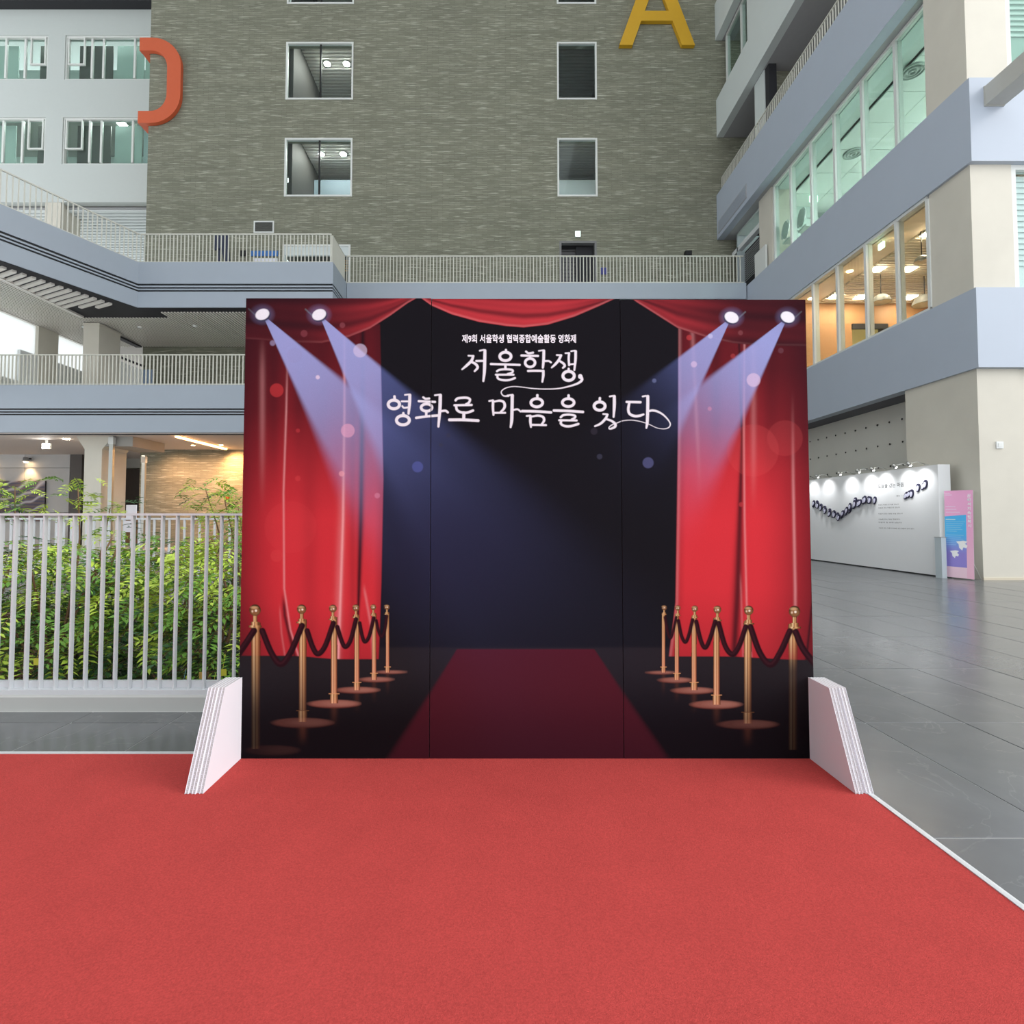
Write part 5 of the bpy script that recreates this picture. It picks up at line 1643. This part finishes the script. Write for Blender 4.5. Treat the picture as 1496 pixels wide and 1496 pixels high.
for k in range(3):  # unseen lamps added deep in the room to brighten it
    for i in range(2):
        rt = root('ceiling_light', 'flat fill lamp added deep inside the green room, %s row, %s one from the column' % (('nearer', 'farther')[i], ('first', 'second', 'third')[k]), 'ceiling light', (14.0 + 2.4 * i, 12.6 + 3.6 * k, 13.3), 'added fill lamps of the green room')
        x, y = 14.0 + 2.4 * i, 12.6 + 3.6 * k
        part('housing', MB().box(x - .2, x + .2, y - .65, y + .65, 13.3, 13.355), FRAMEW, rt)
        part('diffuser', MB().box(x - .16, x + .16, y - .6, y + .6, 13.27, 13.3), FILL_C, rt)
s = root('ceiling_exit_box', 'bright green-white exit box hanging in the second floor green room', 'exit sign', (11.6, 19.6, 12.9))
part('case', MB().box(11.5, 11.8, 19.58, 19.62, 12.95, 13.18), EXITG, s)
part('stem', MB().box(11.63, 11.66, 19.59, 19.61, 13.18, 13.36), FRAMEW, s)
dk = MB()
for k in range(8):
    dk.box(12.3 + .28 * k, 12.44 + .28 * k, 20.8, 22.8, 12.9, 13.0)
part('dark_ceiling_slats', dk, BLACK, green, kind='stuff')
CH = mat('chair_shell', (196, 204, 200), .5)
for (x, y, rz), nm in zip(((10.78, 18.45, .5), (10.65, 19.25, .2)), ('pale mesh office chair at the green room window, nearer the exit box', 'pale mesh office chair at the green room window, next to the concrete pier')):
    rt = root('office_chair', nm, 'chair', (x, y, 10.335), 'office chairs at the green room window')
    z = 10.335
    part('seat', MB().box(x - .24, x + .24, y - .24, y + .24, z + .95, z + 1.02), CH, rt)
    ring = [(x - .25 + .05 * math.sin(t), y + .23 * math.cos(t), z + 1.36 + .34 * math.sin(t)) for t in np.linspace(-.9, math.pi + .9, 18)]
    part('back_frame', MB().tube(ring, .028, 6), WHITE, rt)
    part('backrest', MB().prism([(y + .22 * math.cos(t), z + 1.36 + .32 * math.sin(t)) for t in np.linspace(0, 2 * math.pi, 16, endpoint=False)], x - .265, x - .25, 'x'), CH, rt)
    for sd in (-1, 1):
        part('armrest', MB().tube([(x - .2, y + sd * .25, z + 1.22), (x + .18, y + sd * .26, z + 1.2), (x + .18, y + sd * .26, z + 1.0)], .022, 6), WHITE, rt)
    part('column', MB().tube([(x, y, z + .1), (x, y, z + .95)], .03, 8), BLACK, rt)
    for k in range(5):
        a = 1.2566 * k
        part('foot', MB().bar((x, y, z + .1), (x + .3 * math.cos(a), y + .3 * math.sin(a), z + .04), .04, .04), BLACK, rt)
# pier, beam and louvre beyond the green room
part('pier', MB().box(10.1, 10.9, 19.62, 20.58, 10.335, 13.54), CONCRETE, wr_)
part('white_beam', MB().box(10.3, 10.5, 20.6, 23.48, 12.75, 12.95), WHITE, wr_)
part('end_louvre', MB().box(10.6, 10.7, 20.6, 23.0, 10.335, 12.7), DARK, wr_)
part('parapet', MB().box(9.98, 10.05, 19.9, 20.75, 10.335, 11.5), FRAMEW, wr_)
lv = MB()
for k in range(14):
    lv.bar((10.58, 20.7, 11.4 + .09 * k), (10.58, 22.9, 11.4 + .09 * k), .03, .03)
part('louvre_blades', lv, SOFFIT, wr_, kind='stuff')
# vent grille in the third band
s = root('wall_vent', 'long pale vent grille set in the third balcony band of the right wing', 'vent', (9.64, 22.2, 13.9))
part('frame', MB().prism([(20.6, 13.72), (23.3, 13.72), (23.3, 14.28), (20.6, 14.28)], 9.63, 9.65, 'x'), mat('vent_grey', (164, 166, 170), .5), s)
gm = MB()
for k in range(8):
    gm.box(9.615, 9.63, 20.66, 23.24, 13.76 + .064 * k, 13.79 + .064 * k)
part('blades', gm, FASCIA, s)
# gallery over the third band
gal = root('wall_gallery', 'open gallery of the third floor in the right wing with grey ceiling and brick end', 'wall', kind='structure')
part('ceiling', MB().box(10.16, 16, 11.2, 23.4, 18.4, 18.45), SOFFIT, gal)
part('end_brick', MB().box(10.35, 16, 19.9, 20.1, 15.55, 18.4), BRICK, gal)
part('floor_slab', MB().box(9.96, 16, 11.2, 23.4, 15.3, 15.55), CONC_GREY, gal)
part('back_wall', MB().box(15, 15.2, 11.2, 23.4, 15.55, 18.4), CONC_GREY, gal)
part('pale_column', MB().box(10.02, 10.5, 19.84, 20.6, 15.55, 18.2), FASCIA_L, gal)
part('dark_jamb', MB().box(10.06, 10.35, 19.55, 19.83, 15.55, 18.35), DARK, gal)
railing('gallery_railing', 'fine pale railing along the top of the third balcony band in the right wing', [(9.82, 11.2), (9.82, 23.3)], 15.55, 0.70, 0.13, RAILB, 0.03)
up_ = root('wall_upper_room', 'pale wall and rooms behind the high ribbon window of the right wing', 'wall', kind='structure')
part('white_wall', MB().box(9.78, 10.05, 11.2, 20.6, 19.9, 22.66), FASCIA_L, up_)
part('back_wall', MB().box(14, 14.2, 20.6, 23.4, 19.9, 22.66), GREENW, up_)
part('floor_slab', MB().box(10.02, 14, 11.2, 23.4, 19.65, 19.9), CONC_GREY, up_)
# front face of the wing, right edge of the picture
for i, (z0, z1, nm) in enumerate(((5.94, 8.575, 'bright window at the right edge on the first floor front of the right wing'), (10.335, 13.54, 'greenish window at the right edge on the second floor front, above the square beam'))):
    nwin += 1
    rt = root('window_%d' % nwin, nm, 'window', (12, 11, z0), kind='structure')
    part('jamb', MB().box(10.62, 10.72, 10.96, 11.12, z0, z1), FRAMEW, rt)
    part('head', MB().box(10.72, 14, 10.96, 11.12, z1 - .1, z1), FRAMEW, rt)
    part('pane', MB().box(10.72, 14, 11.05, 11.064, z0, z1 - .1), GLASS if i == 0 else GLASSG, rt)
    bl = MB()
    for k in range(16):
        bl.box(10.74, 13.9, 11.13, 11.15, z1 - .25 - .12 * k, z1 - .2 - .12 * k)
    part('blind_slats', bl, WHITE, rt, kind='stuff')
    part('blind_backing', MB().box(10.73, 13.95, 11.16, 11.17, z0 + .02, z1 - .12), WHITE if i == 0 else GREENW, rt)  # pale backing added to make the window read bright
single('bridge_beam', MB().box(9.998, 10.395, 2.0, 10.828, 9.73, 10.13).box(9.99, 10.40, 10.80, 10.829, 9.72, 10.14), CONC_GREY and mat('beam_grey', (178, 178, 172), .6, noise=0.03), 'square grey beam running toward the viewer from the second balcony band, top right', 'beam', kind='structure')

# ------------------------------------------------------------------ exhibition wall, banner and box on the right
PANELW = mat('display_white', (226, 228, 230), .6, noise=0.01)
ex = root('display_wall', 'long white free-standing exhibition wall before the grey concrete', 'display wall', (9.4, 14, 0))
part('panel', MB().box(9.30, 9.56, 11.43, 19.0, 0.03, 2.385), PANELW, ex)
part('plinth', MB().box(9.33, 9.54, 11.45, 19.0, 0, 0.03), DARK, ex)
INK = mat('wall_ink', (46, 46, 48), .7)


def wall_text(body, y0, y1, z0, z1, name, bold=0.0):
    mb = text_mb(body, .1, bold)
    xs = [v[0] for v in mb.v]
    zs = [v[1] for v in mb.v]
    mb.v = [(9.2985, y0 + (x - min(xs)) / (max(xs) - min(xs)) * (y1 - y0), z0 + (z - min(zs)) / (max(zs) - min(zs)) * (z1 - z0)) for x, z, _ in mb.v]
    part(name, mb, INK, ex)


wall_text('오늘을 걷는 마음', 13.25, 12.40, 1.97, 2.075, 'title_lettering', 0.001)
wall_text('걷는 -----', 12.64, 12.40, 1.752, 1.785, 'credit_lettering')
for y1, z, t_ in ((12.58, 1.555, '오늘도 마음은 길 위를 걷는다'), (12.54, 1.482, '오늘을 걷는 마음으로 걷는다'), (12.46, 1.338, '마음이 걷는 길을 오늘 걷는다'), (12.55, 1.205, '오늘을 걷는 걸음 걸음마다'), (12.50, 1.128, '마음이 길 위에 남는다'), (12.13, .993, '오늘을 걷는 마음과 오늘을 걷는 걸음이 길이 된다')):
    wall_text(t_, 13.26, y1, z, z + .03, 'text_line')
NAVY = mat('cutout_navy', (40, 38, 66), .6)
CUTW = mat('cutout_white', (206, 206, 226), .6)
wave = [(15.968, 1.64), (15.783, 1.675), (15.606, 1.591), (15.434, 1.509), (15.223, 1.428), (15.059, 1.363), (14.896, 1.349), (14.72, 1.273), (14.541, 1.371), (14.31, 1.466), (14.1, 1.606), (13.905, 1.624), (13.764, 1.679), (13.643, 1.709), (13.509, 1.682), (13.362, 1.666), (13.279, 1.72)]
pts = []
acc = 0
for (a, b), (c, d) in zip(wave[:-1], wave[1:]):
    L = math.hypot(c - a, d - b)
    n = max(1, round(L / .07))
    pts += [(a + (c - a) * t / n, b + (d - b) * t / n) for t in range(n)]
shoe = MB()
oval = [(.055 * math.cos(t) * (1 + .18 * math.sin(t)), .10 * math.sin(t)) for t in np.linspace(0, 2 * math.pi, 14, endpoint=False)]
shoe.prism(oval, -0.02, 0, 'x')
shoe_me = shoe.mesh('sole', NAVY)
inn = MB().prism([(a * .62 + .004, b * .62 - .012) for a, b in oval], -0.027, -0.02, 'x')
inn_me = inn.mesh('upper', CUTW)
lone = [(14.1, 1.70), (12.323, 1.758), (12.239, 1.786), (12.157, 1.793), (11.967, 1.916), (11.811, 1.948), (11.759, 1.984)]
ONE = 'first second third fourth fifth sixth seventh eighth ninth tenth eleventh twelfth thirteenth fourteenth fifteenth sixteenth seventeenth eighteenth nineteenth'.split()


def ordinal(n):
    if n < 20:
        return ONE[n - 1]
    t, u = divmod(n, 10)
    return ('', '', 'twentieth', 'thirtieth', 'fortieth', 'fiftieth')[t] if u == 0 else ('', '', 'twenty', 'thirty', 'forty', 'fifty')[t] + '-' + ONE[u - 1]


for i, (y, z) in enumerate(pts + lone):
    wv = i < len(pts)
    if wv:
        lb = 'navy shoe-shaped cut-out, %s of the wave on the white wall, counted from the backdrop' % ordinal(i + 1)
    else:
        lb = 'navy shoe-shaped cut-out set apart from the wave, ' + ('standing on its crest', 'first right of the Korean title', 'second right of the Korean title', 'third right of the Korean title', 'upper middle one by the wall end', 'last but one by the wall end', 'nearest the wall end')[i - len(pts)]
    x = 9.297 - (0.03 * (i % 3) if wv else 0)
    rt = root('shoe_cutout', lb, 'cut-out', (x, y + (random.uniform(-.02, .02) if wv else 0), z + (random.uniform(-.02, .02) if wv else 0)), 'cut-outs in the wave' if wv else 'cut-outs apart from the wave')
    a = R(random.uniform(-40, -5))
    rt.rotation_euler = (-a, 0, 0)
    for nm, me in (('sole', shoe_me), ('upper', inn_me)):
        o = bpy.data.objects.new(nm, me)
        COL.objects.link(o)
        o.parent = rt
for k, (y, nm) in enumerate(((15.90, 'beside the backdrop edge'), (15.19, 'second from the backdrop'), (14.18, 'above the dip of the wave'), (13.44, 'left of the Korean title'), (12.93, 'above the Korean title'), (12.19, 'right of the Korean title'), (11.76, 'nearest the pink banner'))):
    rt = root('clip_lamp', 'silver clip lamp on top of the white display wall, ' + nm, 'lamp', (9.3, y, 2.385), 'clip lamps on the display wall')
    part('clamp', MB().box(9.28, 9.36, y - .02, y + .02, 2.386, 2.42), STEEL, rt)
    part('arm', MB().tube([(9.32, y, 2.41), (9.15, y + .03, 2.48), (8.97, y + .04, 2.44)], .008, 6), STEEL, rt)
    part('head', MB().tube([(8.93, y + .04, 2.47), (8.99, y + .04, 2.40)], [.028, .045], 10), STEEL, rt)
    part('bulb', MB().lathe([(.036, .01), (.02, -.012), (0, -.015)], (8.995, y + .04, 2.392), 10), BULB, rt)
    sp = bpy.data.lights.new('clip_light', 'SPOT')
    sp.energy = 24
    sp.spot_size = R(110)
    sp.spot_blend = .9
    sp.shadow_soft_size = .04
    so = bpy.data.objects.new('clip_light', sp)
    COL.objects.link(so)
    so.location = (8.98, y + .04, 2.375)
    so.rotation_euler = Vector((.7, 0, -1)).to_track_quat('-Z', 'Y').to_euler()


def paint_banner():
    W, H = 280, 840
    U, V = np.meshgrid(np.linspace(0, 60, W), np.linspace(0, 180, H))
    P = Paint(W, H, U, V)
    P.C[:] = lin(247, 176, 214)
    P.over(ss(40, 180, P.V) * .8, (250, 196, 212))
    yt = 54 - .09 * P.U
    m = (P.U < 45.5) * (P.V > yt) * (P.V < 158)
    P.over(m * 1.0, (92, 186, 244))
    P.over(m * ss(85, 135, P.V), (152, 140, 214))
    P.over((P.V > 158) * (P.U < 45.5) * .7, (250, 214, 226))
    for v, l in ((6, 9), (9, 13), (33, 20), (39, 22), (45, 29)):
        P.stroke([(3, v), (3 + l, v)], 1.3, (255, 230, 244), .5, .7)
    P.stroke([(3, 60), (22, 60)], 2, (220, 244, 255), .5, .8)
    for k, l in enumerate((40, 36, 33, 30, 34, 22, 0, 36, 30, 34, 26, 38, 20)):
        if l:
            P.stroke([(3, 64.5 + 4.0 * k), (3 + l, 64.5 + 4.0 * k)], 1.0, (176, 220, 250), .5, .55)
    for (x, y, s_) in ((36, 112, 1.25), (20, 131, 1.0)):
        P.poly([(x - 10 * s_, y - 5 * s_), (x - 4 * s_, y - 6 * s_), (x + 2 * s_, y - 7 * s_), (x + 9 * s_, y - 6 * s_), (x + 5 * s_, y - 2 * s_), (x + 9 * s_, y + 1 * s_), (x + 7 * s_, y + 5 * s_), (x + 2 * s_, y + 4 * s_), (x, y + 9 * s_), (x - 5 * s_, y + 5 * s_), (x - 6 * s_, y - 1 * s_)], (252, 252, 255))
    return P.image('banner_print', 0.92)


xb = root('pink_banner', 'pink and blue upright banner with white doves, before the concrete column', 'banner', (9.42, 11.09, 0))
bl_, br_ = Vector((9.325, 11.335, .03)), Vector((9.495, 10.855, .02))
tl_, tr_ = Vector((9.345, 11.34, 1.82)), Vector((9.525, 10.86, 1.81))
nb = Vector((0.94, 0.33, 0)) * .006
o = part('sheet', MB().add([bl_, br_, tr_, tl_], [(0, 1, 2, 3)]).add([bl_ + nb, br_ + nb, tr_ + nb, tl_ + nb], [(3, 2, 1, 0)], 1), [print_material('banner_ink', paint_banner()), WHITE], xb)
uv = o.data.uv_layers.new(name='print')
for li, c in enumerate(((0, 0), (1, 0), (1, 1), (0, 1))):
    uv.data[li].uv = c
lt = MB()
for k, ch in enumerate('꿈해석지속행복시'):
    t_ = text_mb(ch, .075, .0018)
    cx = (min(v[0] for v in t_.v) + max(v[0] for v in t_.v)) / 2
    vs = []
    for v in t_.v:
        a, b = .87 + (v[0] - cx) / .51, (1.68 - .088 * k + v[1]) / 1.82
        pnt = bl_.lerp(br_, a).lerp(tl_.lerp(tr_, a), b) - nb * .3
        vs.append(tuple(pnt))
    lt.add(vs, t_.f)
part('lettering', lt, mat('banner_white', (252, 252, 255), .6), xb)
hub = (9.47, 11.12, .9)
part('stand_leg', MB().tube([hub, (9.62, 10.84, .012)], .008, 6), STEEL, xb)
part('stand_leg', MB().tube([hub, (9.40, 11.36, .012)], .008, 6), STEEL, xb)
part('stand_leg', MB().tube([hub, (9.73, 11.2, .012)], .008, 6), STEEL, xb)
part('stand_arm', MB().tube([hub, (9.36, 11.335, 1.80)], .005, 5), STEEL, xb)
part('stand_arm', MB().tube([hub, (9.535, 10.87, 1.79)], .005, 5), STEEL, xb)
bx = root('grey_stand_box', 'pale grey narrow box standing against the end of the white display wall', 'box', (9.23, 11.33, 0))
part('body', MB().box(9.18, 9.28, 11.25, 11.42, 0, .84), mat('box_grey', (190, 202, 208), .5), bx)
part('top', MB().box(9.172, 9.288, 11.242, 11.428, .84, .852), SOFFIT, bx)
